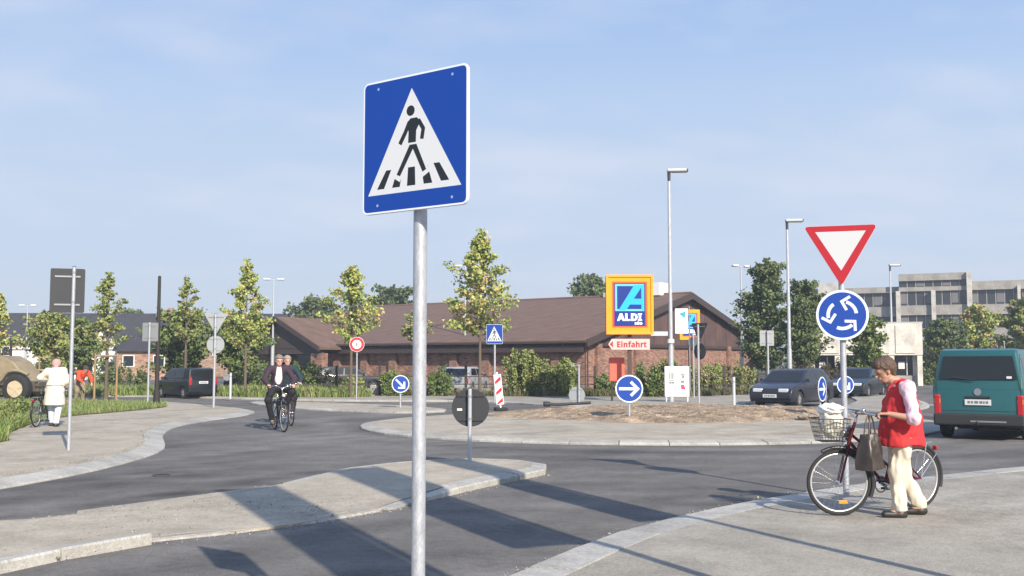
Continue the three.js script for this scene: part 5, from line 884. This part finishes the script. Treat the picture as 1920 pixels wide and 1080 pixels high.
// ---------------------------------------------------------------- people: smooth bodies meshed from joined, tapered bones
function net(bones, k, cell, cut, pad = 0.03) {
  const lo = [1e9, 1e9, 1e9], hi = [-1e9, -1e9, -1e9];
  for (const [a, b, r, s] of bones) for (let c = 0; c < 3; c++) { lo[c] = Math.min(lo[c], a[c] - r, b[c] - s); hi[c] = Math.max(hi[c], a[c] + r, b[c] + s); }
  for (let c = 0; c < 3; c++) { lo[c] -= pad + cell; hi[c] += pad + cell; }
  const N = lo.map((l, c) => Math.ceil((hi[c] - l) / cell) + 1), [nx, ny, nz] = N, f = new Float32Array(nx * ny * nz);
  const B = bones.map(([a, b, r, s]) => { const d = [b[0] - a[0], b[1] - a[1], b[2] - a[2]]; return [a[0], a[1], a[2], d[0], d[1], d[2], 1 / (d[0] * d[0] + d[1] * d[1] + d[2] * d[2] || 1e-9), r, s - r]; });
  const sd = (x, y, z) => { let m = 1e3; for (const q of B) { const px = x - q[0], py = y - q[1], pz = z - q[2]; let t = (px * q[3] + py * q[4] + pz * q[5]) * q[6]; t = t < 0 ? 0 : t > 1 ? 1 : t; const ex = px - q[3] * t, ey = py - q[4] * t, ez = pz - q[5] * t; const d = Math.sqrt(ex * ex + ey * ey + ez * ez) - q[7] - q[8] * t; const h = k - Math.abs(m - d); m = Math.min(m, d) - (h > 0 ? h * h / (4 * k) : 0); } return cut ? cut(m, x, y, z) : m; };
  for (let z = 0, i = 0; z < nz; z++) for (let y = 0; y < ny; y++) for (let x = 0; x < nx; x++, i++) f[i] = sd(lo[0] + x * cell, lo[1] + y * cell, lo[2] + z * cell);
  const id = new Int32Array(nx * ny * nz).fill(-1), P = [], I = [], sy = nx, sz = nx * ny, off = [0, 1, sy, sy + 1, sz, sz + 1, sz + sy, sz + sy + 1], E = [[0, 1], [0, 2], [0, 4], [1, 3], [1, 5], [2, 3], [2, 6], [3, 7], [4, 5], [4, 6], [5, 7], [6, 7]];
  for (let z = 0; z < nz - 1; z++) for (let y = 0; y < ny - 1; y++) for (let x = 0; x < nx - 1; x++) {
    const i = x + y * sy + z * sz; let msk = 0; for (let c = 0; c < 8; c++) if (f[i + off[c]] < 0) msk |= 1 << c; if (!msk || msk === 255) continue;
    let a = 0, b = 0, c0 = 0, n = 0; for (const [p, q] of E) { const u = f[i + off[p]], v = f[i + off[q]]; if ((u < 0) === (v < 0)) continue; const t = u / (u - v); a += (p & 1) + ((q & 1) - (p & 1)) * t; b += (p >> 1 & 1) + ((q >> 1 & 1) - (p >> 1 & 1)) * t; c0 += (p >> 2) + ((q >> 2) - (p >> 2)) * t; n++; }
    id[i] = P.length / 3; P.push(lo[0] + (x + a / n) * cell, lo[1] + (y + b / n) * cell, lo[2] + (z + c0 / n) * cell);
  }
  for (let z = 1; z < nz - 1; z++) for (let y = 1; y < ny - 1; y++) for (let x = 1; x < nx - 1; x++) {
    const i = x + y * sy + z * sz, s = f[i] < 0; for (const [d, u, v] of [[1, sy, sz], [sy, sz, 1], [sz, 1, sy]]) if (s !== (f[i + d] < 0)) { const q = [id[i - u - v], id[i - v], id[i], id[i - u]]; if (q.some((w) => w < 0)) continue; s ? I.push(q[0], q[1], q[2], q[0], q[2], q[3]) : I.push(q[0], q[2], q[1], q[0], q[3], q[2]); }
  }
  const g = new THREE.BufferGeometry(); g.setAttribute('position', new THREE.Float32BufferAttribute(P, 3)); g.setIndex(I); g.computeVertexNormals(); return uvBox(g);
}
const add3 = (a, b, s = 1) => [a[0] + b[0] * s, a[1] + b[1] * s, a[2] + b[2] * s], sub3 = (a, b) => [a[0] - b[0], a[1] - b[1], a[2] - b[2]], mid3 = (a, b, t) => a.map((v, i) => v + (b[i] - v) * t), unit3 = (a) => { const l = Math.hypot(...a) || 1; return a.map((v) => v / l); }, cross3 = (a, b) => [a[1] * b[2] - a[2] * b[1], a[2] * b[0] - a[0] * b[2], a[0] * b[1] - a[1] * b[0]];
function handBones(w, dir, palmN, side) { // palm, four unequal fingers curled towards palmN, thumb from the side of the palm
  const d = unit3(dir), n = unit3(palmN), ac = cross3(d, n).map((v) => v * side), B = []; const at = (f, a, p) => add3(add3(add3(w, d, f), ac, a), n, p);
  for (const a of [-0.026, 0, 0.024]) B.push([at(0.005, a * 0.7, 0), at(0.078, a, 0), 0.0155, 0.0135]);
  [[-0.031, 0.052], [-0.010, 0.062], [0.011, 0.058], [0.030, 0.045]].forEach(([a, l]) => { const k0 = at(0.082, a, 0), k1 = at(0.082 + l * 0.42, a, l * 0.22), k2 = at(0.082 + l * 0.40, a, l * 0.72), k3 = at(0.082 + l * 0.08, a, l * 0.88); B.push([k0, k1, 0.0098, 0.0092], [k1, k2, 0.0090, 0.0086], [k2, k3, 0.0084, 0.0076]); });
  const t0 = at(0.022, -0.030, 0.006), t1 = at(0.050, -0.050, 0.026), t2 = at(0.072, -0.036, 0.046); B.push([t0, t1, 0.0125, 0.0105], [t1, t2, 0.0102, 0.0088]); return B;
}
function person(label, pos, turn, J, o) {
  const t = thing('person', label, 'person', pos, turn, o.group); t.updateMatrixWorld(true);
  const skin = mat(o.skin || [0.50, 0.29, 0.21], { roughness: 0.55 }); const c = o.cell || 0.014, st = o.stout || 1;
  const S = [];   // skin skeleton
  S.push([J.hipL, J.hipR, 0.105 * st, 0.105 * st], [J.pelvis, J.chest, 0.115 * st, 0.12 * st], [mid3(J.shL, J.chest, 0.25), mid3(J.shR, J.chest, 0.25), 0.075, 0.075], [J.chest, J.neck, 0.09, 0.055], [J.neck, add3(J.head, [0, -0.06, -0.01]), 0.052, 0.05]);
  for (const s of ['L', 'R']) S.push([J['sh' + s], J['el' + s], 0.055, 0.041], [J['el' + s], J['wr' + s], 0.040, 0.027], [J['hip' + s], J['kn' + s], 0.085, 0.056], [J['kn' + s], J['an' + s], 0.054, 0.038], [add3(J['an' + s], [0, -0.03, 0]), J['toe' + s], 0.038, 0.026]);
  const bodyG = net(S, 0.05, c);
  const hm = new THREE.Matrix4().compose(V(...J.head), new THREE.Quaternion().setFromEuler(new THREE.Euler(o.nod || 0, o.look || 0, o.tilt || 0, 'YXZ')), V(1, 1, 1));
  const hb = [[[0, 0.028, -0.016], [0, 0.032, 0.006], 0.088, 0.084], [[0, -0.01, 0.03], [0, -0.085, 0.052], 0.062, 0.036], [[-0.03, -0.05, 0.03], [-0.02, -0.085, 0.045], 0.036, 0.03], [[0.03, -0.05, 0.03], [0.02, -0.085, 0.045], 0.036, 0.03], [[0, 0.012, 0.093], [0, -0.028, 0.113], 0.009, 0.0145], [[-0.034, 0.02, 0.078], [0.034, 0.02, 0.078], 0.016, 0.016], [[-0.018, -0.060, 0.089], [0.018, -0.060, 0.089], 0.0075, 0.0075], [[0.078, 0.005, -0.008], [0.082, -0.03, -0.002], 0.017, 0.012], [[-0.078, 0.005, -0.008], [-0.082, -0.03, -0.002], 0.017, 0.012], [[0, -0.06, -0.01], [0, -0.13, -0.022], 0.052, 0.052]];
  const headG = net(hb, 0.022, o.fine || 0.006, (m, x, y, z) => Math.max(m, -Math.min(Math.hypot(x - 0.033, y - 0.002, z - 0.1) - 0.017, Math.hypot(x + 0.033, y - 0.002, z - 0.1) - 0.017))).applyMatrix4(hm);
  const geos = [bodyG, headG];
  for (const s of ['L', 'R']) { const w = J['wr' + s], d = sub3(J['ha' + s] || add3(w, sub3(w, J['el' + s])), w); geos.push(net(handBones(w, d, J['pn' + s] || [0, -1, 0], s === 'L' ? 1 : -1), 0.010, o.fine ? 0.0045 : 0.004)); }
  part('body', merge(geos), skin, t);
  for (const s of [-1, 1]) { const e = new THREE.SphereGeometry(0.0125, 10, 8); e.translate(s * 0.033, 0.002, 0.084); part('eye', e.applyMatrix4(hm), mat([0.10, 0.08, 0.07], { roughness: 0.2 }), t); }
  if (o.hair) { const hr = net([[[0, 0.045, -0.025], [0, 0.05, 0.012], 0.108, 0.100], [[0, 0.0, -0.05], [0, -0.06, -0.05], 0.072, o.hairLow ?? 0.05], ...(o.fringe ? [[[-0.04, 0.085, 0.06], [0.04, 0.085, 0.06], 0.034, 0.034]] : [])], 0.03, 0.006, (m, x, y, z) => Math.max(m + 0.010 * noise(x * 46, y * 46, z * 46), -Math.max(-(z - 0.028 - Math.max(0, y - 0.03) * 0.5), y - 0.062), -Math.hypot((Math.abs(x) - 0.08) * 1.2, y + 0.012, z + 0.002) + (o.coverEars ? 0 : 0.026))).applyMatrix4(hm); part('hair', hr, mat(o.hair, { roughness: 0.7 }), t); }
  const cloth = (nm, bones, color, kk = 0.045, cut, cell = c) => part(nm, net(bones, kk, cell, cut), mat(color, { roughness: 0.85, bumpMap: fabricTex, bumpScale: 0.002 }), t);
  o.dress(cloth, J, t);
  for (const s of ['L', 'R']) { const a = J['an' + s], e = J['toe' + s], d = unit3(sub3(e, a)); part('shoe', net([[add3(a, [0, -0.055, 0]), e, 0.046, 0.036], [add3(add3(a, [0, -0.055, 0]), [d[0], 0, d[2]], -0.04), add3(a, [0, -0.05, 0]), 0.040, 0.044]], 0.03, 0.008, (m, x, y) => Math.max(m, (Math.min(a[1] - 0.085, e[1] - 0.03)) - y, y - a[1] + 0.005)), mat(o.shoe || [0.03, 0.028, 0.028], { roughness: 0.5 }), t); }
  return t;
}
const legs = (J, r0, r1, r2, w = 0.11) => [[J.hipL, J.hipR, w, w], [J.pelvis, mid3(J.hipL, J.hipR, 0.5), w, w], ...['L', 'R'].flatMap((s) => [[J['hip' + s], J['kn' + s], r0, r1], [J['kn' + s], J['an' + s], r1, r2]])];
const torso = (J, a, b, c) => [[J.pelvis, J.chest, a, b], [mid3(J.shL, J.chest, 0.12), mid3(J.shR, J.chest, 0.12), c, c], [J.chest, add3(J.neck, [0, -0.06, 0]), b * 0.8, c * 0.85]];
const arms = (J, r0, r1, r2, share = 1, sides = ['L', 'R']) => sides.flatMap((s) => [[J['sh' + s], J['el' + s], r0, r1], ...(share > 0 ? [[J['el' + s], mid3(J['el' + s], J['wr' + s], share), r1, r2]] : [])]);

// ---- woman in the red vest pushing her bicycle
{
  const b = bicycle('red city bicycle with front basket pushed by the woman in red', [3.97, 0.03, -11.2], -1.12, { frame: [0.10, 0.010, 0.016], guard: mat([0.035, 0.035, 0.04], { roughness: 0.35 }), wb: 1.14, steer: -0.42, basket: true, reflector: true, crank: 1.2 });
  const bw = (p) => b.t.localToWorld(V(...p));
  const root = new THREE.Group(); root.position.set(4.08, 0.03, -10.92); root.rotation.y = -1.62; root.updateMatrixWorld(true); const L = (v) => { const q = root.worldToLocal(v.clone()); return [q.x, q.y, q.z]; };
  const gripL = L(bw(b.F(0.287, 1.06, -0.36))), sad = L(bw([0.02, 1.0, -0.33]));
  const J = { pelvis: [0, 0.90, -0.03], chest: [0, 1.22, -0.045], neck: [0, 1.405, 0.01], head: [0, 1.525, 0.115], shL: [0.185, 1.35, -0.06], shR: [-0.185, 1.35, -0.05], elL: [0.285, 1.06, -0.10], hipL: [0.105, 0.86, -0.03], hipR: [-0.105, 0.86, -0.03], knL: [0.105, 0.48, 0.045], anL: [0.11, 0.085, 0.03], toeL: [0.12, 0.035, 0.19], knR: [-0.105, 0.47, -0.06], anR: [-0.11, 0.095, -0.25], toeR: [-0.115, 0.035, -0.11], elR: [-0.29, 1.1, -0.12] };
  { const d = sub3(gripL, J.shL), D = Math.hypot(...d), m = mid3(J.shL, gripL, 0.47), q = Math.sqrt(Math.max(0.002, 0.29 * 0.29 - Math.min(0.56, D) ** 2 / 4)); J.elL = [m[0] + 0.10 + q * 0.2, m[1] - q * 0.9, m[2] - 0.10 - q * 0.2]; }
  J.wrL = add3(gripL, unit3(sub3(J.elL, gripL)), 0.075); J.wrL[1] += 0.028; J.haL = add3(gripL, [0, 0.022, 0]); J.pnL = [0, -1, 0.1];
  J.wrR = add3(sad, [0.02, 0.07, 0.0]); J.haR = add3(sad, [-0.02, 0.03, 0.09]); J.pnR = [0, -1, 0];
  person('woman in red sleeveless vest and cream trousers pushing a bicycle', [4.08, 0.03, -10.92], -1.62, J, {
    cell: 0.011, fine: 0.005, stout: 1.08, skin: [0.47, 0.26, 0.18], hair: [0.10, 0.062, 0.042], hairLow: 0.045, fringe: true, nod: 0.38, look: 0.05, shoe: [0.022, 0.02, 0.02],
    dress(cloth, J) {
      cloth('trousers', legs(J, 0.112, 0.088, 0.072, 0.115), [0.70, 0.62, 0.49], 0.05, (m, x, y, z) => Math.max(m + 0.03 * noise(x * 8, y * 4.5, z * 8) + 0.02 * noise(x * 19, y * 9, z * 19), 0.07 - y, y - 0.88));
      cloth('shirt', [...torso(J, 0.14, 0.13, 0.085), ...arms(J, 0.068, 0.062, 0.058, 0.08)], [0.74, 0.50, 0.57], 0.04, (m, x, y, z) => Math.max(m + 0.014 * noise(x * 20, y * 16, z * 20), y - 1.43 + z * 0.2));
      const fl = (y) => 0.045 * clamp01((1.15 - y) / 0.4);
      cloth('vest', [[[0, 0.74, -0.03], [0, 1.06, -0.05], 0.235, 0.190], [[0.05, 0.74, -0.02], [0.05, 1.1, -0.04], 0.20, 0.15], [[-0.05, 0.74, -0.02], [-0.05, 1.1, -0.04], 0.20, 0.15], [[0, 1.06, -0.05], J.chest, 0.185, 0.155], [[0.11, 1.335, -0.055], [-0.11, 1.335, -0.05], 0.093, 0.093], [J.chest, [0, 1.375, -0.03], 0.14, 0.085]], [0.56, 0.030, 0.034], 0.05, (m, x, y, z) => {
        const hem = 0.735 + 0.018 * Math.sin(x * 11 + z * 9) - 0.05 * (z < 0 ? z : 0); const quilt = 0.006 * Math.abs(Math.sin(y * 30)) + 0.030 * noise(x * 8, y * 3.5, z * 8) + 0.014 * noise(x * 20, y * 9, z * 20); const arm = Math.hypot(Math.abs(x) - 0.285, (y - 1.27) * 0.62, (z + 0.065) * 0.95) - 0.115; const neck = Math.hypot(x * 0.9, y - 1.47, z - 0.03) - 0.085; return Math.max(m - quilt, hem - y, -arm, -neck);
      });
      cloth('collar', [[[0.055, 1.405, 0.02], [0.04, 1.42, -0.055], 0.022, 0.022], [[-0.055, 1.405, 0.02], [-0.04, 1.42, -0.055], 0.022, 0.022], [[-0.04, 1.42, -0.055], [0.04, 1.42, -0.055], 0.022, 0.022], [[0.055, 1.405, 0.02], [0.025, 1.34, 0.085], 0.02, 0.012], [[-0.055, 1.405, 0.02], [-0.025, 1.34, 0.085], 0.02, 0.012]], [0.66, 0.05, 0.06], 0.02, null, 0.006);
    } });
  // shopping in the basket and the bag on the handlebar
  const wp = (p) => { const q = bw(b.F(...p)); return q; };
  { const q = wp([0, 0.79, 0.07]); const t = thing('shopping_bag', 'crumpled white bag standing in the bicycle basket', 'bag', [q.x, q.y, q.z], -0.7);
    const g = new THREE.SphereGeometry(0.16, 28, 22); const p = g.attributes.position; for (let i = 0; i < p.count; i++) { let x = p.getX(i), y = p.getY(i), z = p.getZ(i); const k = 1 + 0.28 * noise(x * 11, y * 11, z * 11) + 0.14 * noise(x * 27, y * 27, z * 27); const up = (y + 0.16) / 0.32; p.setXYZ(i, x * k * (0.62 + 0.28 * up), (y + 0.16) * 1.0 * (0.95 + 0.2 * noise(x * 16, z * 16, 3)), z * k * (0.55 + 0.25 * up)); } g.computeVertexNormals(); g.translate(0, 0.015, 0); part('bag_body', g, mat([0.66, 0.62, 0.52], { roughness: 0.6 }), t);
    const h = new THREE.SphereGeometry(0.09, 22, 16); const hp = h.attributes.position; for (let i = 0; i < hp.count; i++) { const x = hp.getX(i), y = hp.getY(i), z = hp.getZ(i), k = 1 + 0.55 * noise(x * 26, y * 26, z * 26 + 4); hp.setXYZ(i, x * k * 1.5, y * k * 0.65, z * k * 1.2); } h.computeVertexNormals(); h.translate(0, 0.33, 0); part('bag_top', h, mat([0.78, 0.77, 0.74], { roughness: 0.5 }), t); }
  { const q = wp([0.20, 1.07, -0.22]); const t = thing('handbag', 'brown leather shopping bag hanging from the handlebar', 'bag', [q.x + 0.03, q.y - 0.56, q.z + 0.05], -0.72);
    const g = new THREE.BoxGeometry(0.18, 0.36, 0.36, 8, 14, 14); const p = g.attributes.position; for (let i = 0; i < p.count; i++) { const x = p.getX(i), y = p.getY(i), z = p.getZ(i), u = Math.max(0, (y + 0.18) / 0.36); const w = 1 - 0.62 * Math.pow(u, 1.6), d = 1 - 0.26 * Math.pow(u, 2); p.setXYZ(i, x * w * (1 + 0.25 * noise(y * 9, z * 14, 1)) + 0.016 * Math.sin(z * 52 + 2 * noise(y * 6, z * 6, 2)) * Math.sign(x) * (0.4 + u), y + 0.18 + 0.012 * noise(z * 9, x * 9, 5), z * d * (1 + 0.1 * noise(y * 7, x * 9, 2))); } g.deleteAttribute('normal'); const gg = toCreasedNormals(g, 1.1); part('bag_body', gg, mat([0.042, 0.032, 0.027], { roughness: 0.4 }), t);
    for (const s of [-1, 1]) part('strap', tube([[s * 0.025, 0.34, -0.09], [s * 0.02, 0.48, -0.05], [s * 0.012, 0.555, 0], [s * 0.02, 0.48, 0.05], [s * 0.025, 0.34, 0.09]], 0.009, 24, 6), mat([0.09, 0.06, 0.045], { roughness: 0.45 }), t); }
}
// ---- riders coming round the ring
function rider(label, bl, pos, turn, o) {
  const b = bicycle(bl, pos, turn, { frame: o.frame, diamond: true, crank: o.crank, lamp: M.whitePaint, group: 'bicycles being ridden', steer: o.steer || 0 });
  const cr = 0.17, f = (s) => [s * 0.13, b.bb[1] + Math.cos(b.ca) * cr * s + 0.10, b.bb[2] + Math.sin(b.ca) * cr * s - 0.06];
  const aL = f(1), aR = f(-1); const J = { pelvis: [0, 1.08, -0.33], chest: [0, 1.38, -0.24], neck: [0, 1.56, -0.20], head: [0.0, 1.69, -0.13], shL: [0.20, 1.50, -0.22], shR: [-0.20, 1.50, -0.22], elL: [0.36, 1.24, -0.08], elR: [-0.36, 1.24, -0.08], wrL: [0.30, 1.115, 0.10], wrR: [-0.30, 1.115, 0.10], haL: [0.29, 1.09, 0.19], haR: [-0.29, 1.09, 0.19], hipL: [0.10, 1.04, -0.30], hipR: [-0.10, 1.04, -0.30], anL: aL, anR: aR, toeL: [aL[0] + 0.01, aL[1] - 0.065, aL[2] + 0.15], toeR: [aR[0] - 0.01, aR[1] - 0.065, aR[2] + 0.15] };
  for (const s of ['L', 'R']) { const h = J['hip' + s], a = J['an' + s], m = mid3(h, a, 0.5), d = Math.hypot(...sub3(a, h)), q = Math.sqrt(Math.max(0.003, 0.45 * 0.45 - d * d / 4)); J['kn' + s] = [m[0] + (s === 'L' ? 0.10 : -0.10) * o.spread, m[1] + q * 0.45, m[2] + q * 0.9]; }
  person(label, pos, turn, J, { skin: [0.60, 0.33, 0.25], hair: o.hair, hairLow: 0.035, cell: 0.015, fine: 0.007, nod: 0.12, look: 0, shoe: [0.16, 0.10, 0.06], group: 'riders side by side', dress(cloth, J, t) {
    cloth('trousers', legs(J, 0.108, 0.080, 0.062, 0.125), [0.014, 0.015, 0.018], 0.05, (m, x, y, z) => Math.max(m + 0.006 * noise(x * 14, y * 14, z * 14), y - 1.16));
    cloth('shirt', torso(J, 0.135, 0.135, 0.085), o.shirt, 0.05, (m, x, y, z) => Math.max(m, 1.02 - y, y - 1.575));
    cloth('jacket', [...torso(J, 0.155, 0.158, 0.105), ...arms(J, 0.082, 0.066, 0.056, 0.92)], o.jacket, 0.05, (m, x, y, z) => Math.max(m + 0.008 * noise(x * 13, y * 13, z * 13), 1.0 - y, y - 1.575, o.open ? -Math.max(Math.abs(x) - 0.055 - (1.5 - y) * 0.16, -(z + 0.18)) : -10));
  } });
}
rider('rider in open dark jacket over white shirt on the front bicycle', 'front one of the two ridden bicycles', [-5.62, 0, -24.9], 0.42, { frame: [0.05, 0.05, 0.055], crank: 0.6, hair: [0.20, 0.17, 0.14], shirt: [0.72, 0.72, 0.72], jacket: [0.045, 0.024, 0.040], open: true, spread: 1.5, steer: 0.1 });
rider('rider in dark teal jacket just behind the other rider', 'rear one of the two ridden bicycles', [-5.95, 0, -27.3], 0.40, { frame: [0.10, 0.03, 0.03], crank: 2.4, hair: [0.30, 0.25, 0.20], shirt: [0.3, 0.3, 0.3], jacket: [0.016, 0.036, 0.05], open: false, spread: 0.6 });
// ---- woman in cream at the left, walking away with a bicycle
{
  const b = bicycle('dark bicycle pushed by the woman in cream', [-11.62, 0.075, -25.6], Math.PI + 0.10, { frame: [0.03, 0.03, 0.035], group: 'bicycles being pushed' }); const bw = (p) => b.t.localToWorld(V(...p));
  const pos = [-11.30, 0.075, -25.42], turn = Math.PI + 0.14; const root = new THREE.Group(); root.position.set(...pos); root.rotation.y = turn; root.updateMatrixWorld(true); const L = (v) => { const q = root.worldToLocal(v.clone()); return [q.x, q.y, q.z]; };
  const grip = L(bw(b.F(-0.285, 1.06, -0.36)));
  const J = { pelvis: [0, 0.93, 0], chest: [0.03, 1.23, 0.10], neck: [0.04, 1.40, 0.17], head: [0.05, 1.50, 0.25], shL: [0.22, 1.34, 0.12], shR: [-0.16, 1.36, 0.10], elL: [0.38, 1.19, 0.12], elR: [-0.25, 1.10, 0.06], hipL: [0.10, 0.88, 0], hipR: [-0.10, 0.88, 0], knL: [0.10, 0.48, 0.10], knR: [-0.10, 0.49, 0.02], anL: [0.10, 0.10, 0.16], anR: [-0.10, 0.10, -0.16], toeL: [0.11, 0.035, 0.31], toeR: [-0.11, 0.035, -0.02], wrR: [-0.22, 0.98, 0.18], pnR: [0, -1, 0] };
  J.wrL = add3(grip, [-0.07, 0.05, -0.02]); J.haL = add3(grip, [0.0, 0.025, 0.01]); J.pnL = [0, -1, 0];
  person('woman in long cream coat walking away with a dark bicycle', pos, turn, J, { skin: [0.5, 0.3, 0.23], cell: 0.014, fine: 0.007, hair: [0.52, 0.30, 0.29], hairLow: 0.06, coverEars: true, nod: 0.35, look: 0.2, shoe: [0.05, 0.05, 0.05], stout: 1.05, dress(cloth, J) {
    cloth('trousers', legs(J, 0.11, 0.08, 0.07, 0.13), [0.60, 0.66, 0.74], 0.05, (m, x, y) => Math.max(m, 0.08 - y, y - 0.95));
    cloth('coat', [...torso(J, 0.165, 0.16, 0.105), [[0, 0.55, 0.0], [0, 0.98, 0], 0.215, 0.165], [[0.07, 0.55, 0], [0.05, 0.98, 0], 0.18, 0.14], [[-0.07, 0.55, 0], [-0.05, 0.98, 0], 0.18, 0.14], ...arms(J, 0.085, 0.070, 0.060, 0.9)], [0.72, 0.64, 0.52], 0.06, (m, x, y, z) => Math.max(m + 0.008 * noise(x * 10, y * 6, z * 10), 0.52 - y, y - 1.46));
    cloth('belt', [[[0.02, 1.0, 0], [-0.02, 1.0, 0], 0.178, 0.178]], [0.34, 0.24, 0.20], 0.03, (m, x, y) => Math.max(m, Math.abs(y - 1.0) - 0.022));
  } });
}
// ---- person in orange bending by the stakes
{
  const J = { pelvis: [0, 0.84, -0.10], chest: [0, 1.10, 0.14], neck: [0, 1.22, 0.28], head: [0, 1.30, 0.38], shL: [0.19, 1.18, 0.22], shR: [-0.19, 1.18, 0.22], elL: [0.27, 0.94, 0.34], elR: [-0.27, 0.94, 0.34], wrL: [0.20, 0.78, 0.50], wrR: [-0.18, 0.80, 0.52], hipL: [0.10, 0.80, -0.10], hipR: [-0.10, 0.80, -0.10], knL: [0.13, 0.45, 0.02], knR: [-0.13, 0.45, 0.02], anL: [0.14, 0.09, -0.08], anR: [-0.14, 0.09, -0.08], toeL: [0.15, 0.035, 0.08], toeR: [-0.15, 0.035, 0.08] };
  person('person in orange red top bending over beside the verge at the left', [-17.05, 0.075, -40.6], 0.9, J, { cell: 0.016, fine: 0.008, hair: [0.06, 0.045, 0.035], nod: 0.5, shoe: [0.03, 0.03, 0.03], dress(cloth, J) {
    cloth('trousers', legs(J, 0.11, 0.085, 0.07, 0.13), [0.26, 0.21, 0.14], 0.05, (m, x, y) => Math.max(m, 0.08 - y, y - 0.97));
    cloth('jacket', [...torso(J, 0.16, 0.16, 0.10), ...arms(J, 0.082, 0.066, 0.056, 0.8)], [0.70, 0.085, 0.035], 0.05, (m, x, y, z) => Math.max(m + 0.008 * noise(x * 12, y * 12, z * 12), 0.80 - y));
  } });
}

// ---------------------------------------------------------------- small traces on the ground
{
  const t = thing('gully_cover', 'small dark round iron gully cover in the left carriageway', 'manhole cover', [-5.1, 0.003, -15.05]);
  part('cover', cyl(0.105, 0.105, 0.012, 28, 0, 0.006, 0), mat([0.03, 0.028, 0.027], { roughness: 0.7, metalness: 0.4 }), t); part('rim', new THREE.TorusGeometry(0.115, 0.012, 5, 32).rotateX(Math.PI / 2).translate(0, 0.004, 0), mat([0.07, 0.065, 0.06], { roughness: 0.8 }), t);
}
{
  const g = new THREE.IcosahedronGeometry(1, 0), N = 1800, m = new THREE.InstancedMesh(g, mat([1, 1, 1], { roughness: 1 }), N), Q = new THREE.Quaternion(), M4 = new THREE.Matrix4(), C = new THREE.Color();
  const lines = [[[[-7.02, -14.0], [-6.76, -15.8], [-6.75, -17.6], [-7.0, -19.3], [-7.44, -20.95], [-8.3, -23.3], [-8.95, -26.2], [-9.0, -28.7], [-8.75, -31.5]], 0.10, 0.10], [[[-3.42, -9.35], [-2.25, -10.22], [-1.40, -11.4], [-0.9, -12.3], [-0.05, -14.0], [0.6, -15.1]], 0.09, 0.006], [[[-3.1, -13.98], [-4.35, -11.6], [-5.0, -10.8]], 0.12, 0.01], [[[-2.0, -4.2], [0, -8.1], [1.03, -10.1], [2.75, -12.3], [4.82, -14.1]], 0.12, 0.006], [[[-4.0, -8.2], [-3.4, -9.8], [-4.2, -11.4], [-2.6, -12.2], [-2.0, -11.0]], 0.5, 0.035]];
  for (let i = 0; i < N; i++) { const [p, w, y] = lines[Math.floor(Math.pow(rnd(), 1.3) * lines.length)], k = Math.floor(rnd() * (p.length - 1)), q = rnd(); const s = rr(0.003, 0.008) * (rnd() < 0.05 ? 2 : 1); M4.compose(V(p[k][0] + (p[k + 1][0] - p[k][0]) * q + gauss() * w, y, p[k][1] + (p[k + 1][1] - p[k][1]) * q + gauss() * w), Q.setFromEuler(new THREE.Euler(rnd() * 6, rnd() * 6, rnd() * 6)), V(s, s * 0.7, s * 1.2)); m.setMatrixAt(i, M4); const v = rr(0.14, 0.42); m.setColorAt(i, C.setRGB(v, v * 0.92, v * 0.78)); }
  m.name = 'loose_grit'; m.userData = { label: 'loose grit scattered along the kerbs', category: 'grit', kind: 'stuff' }; m.castShadow = m.receiveShadow = true; scene.add(m);
}

renderer.render(scene, camera);
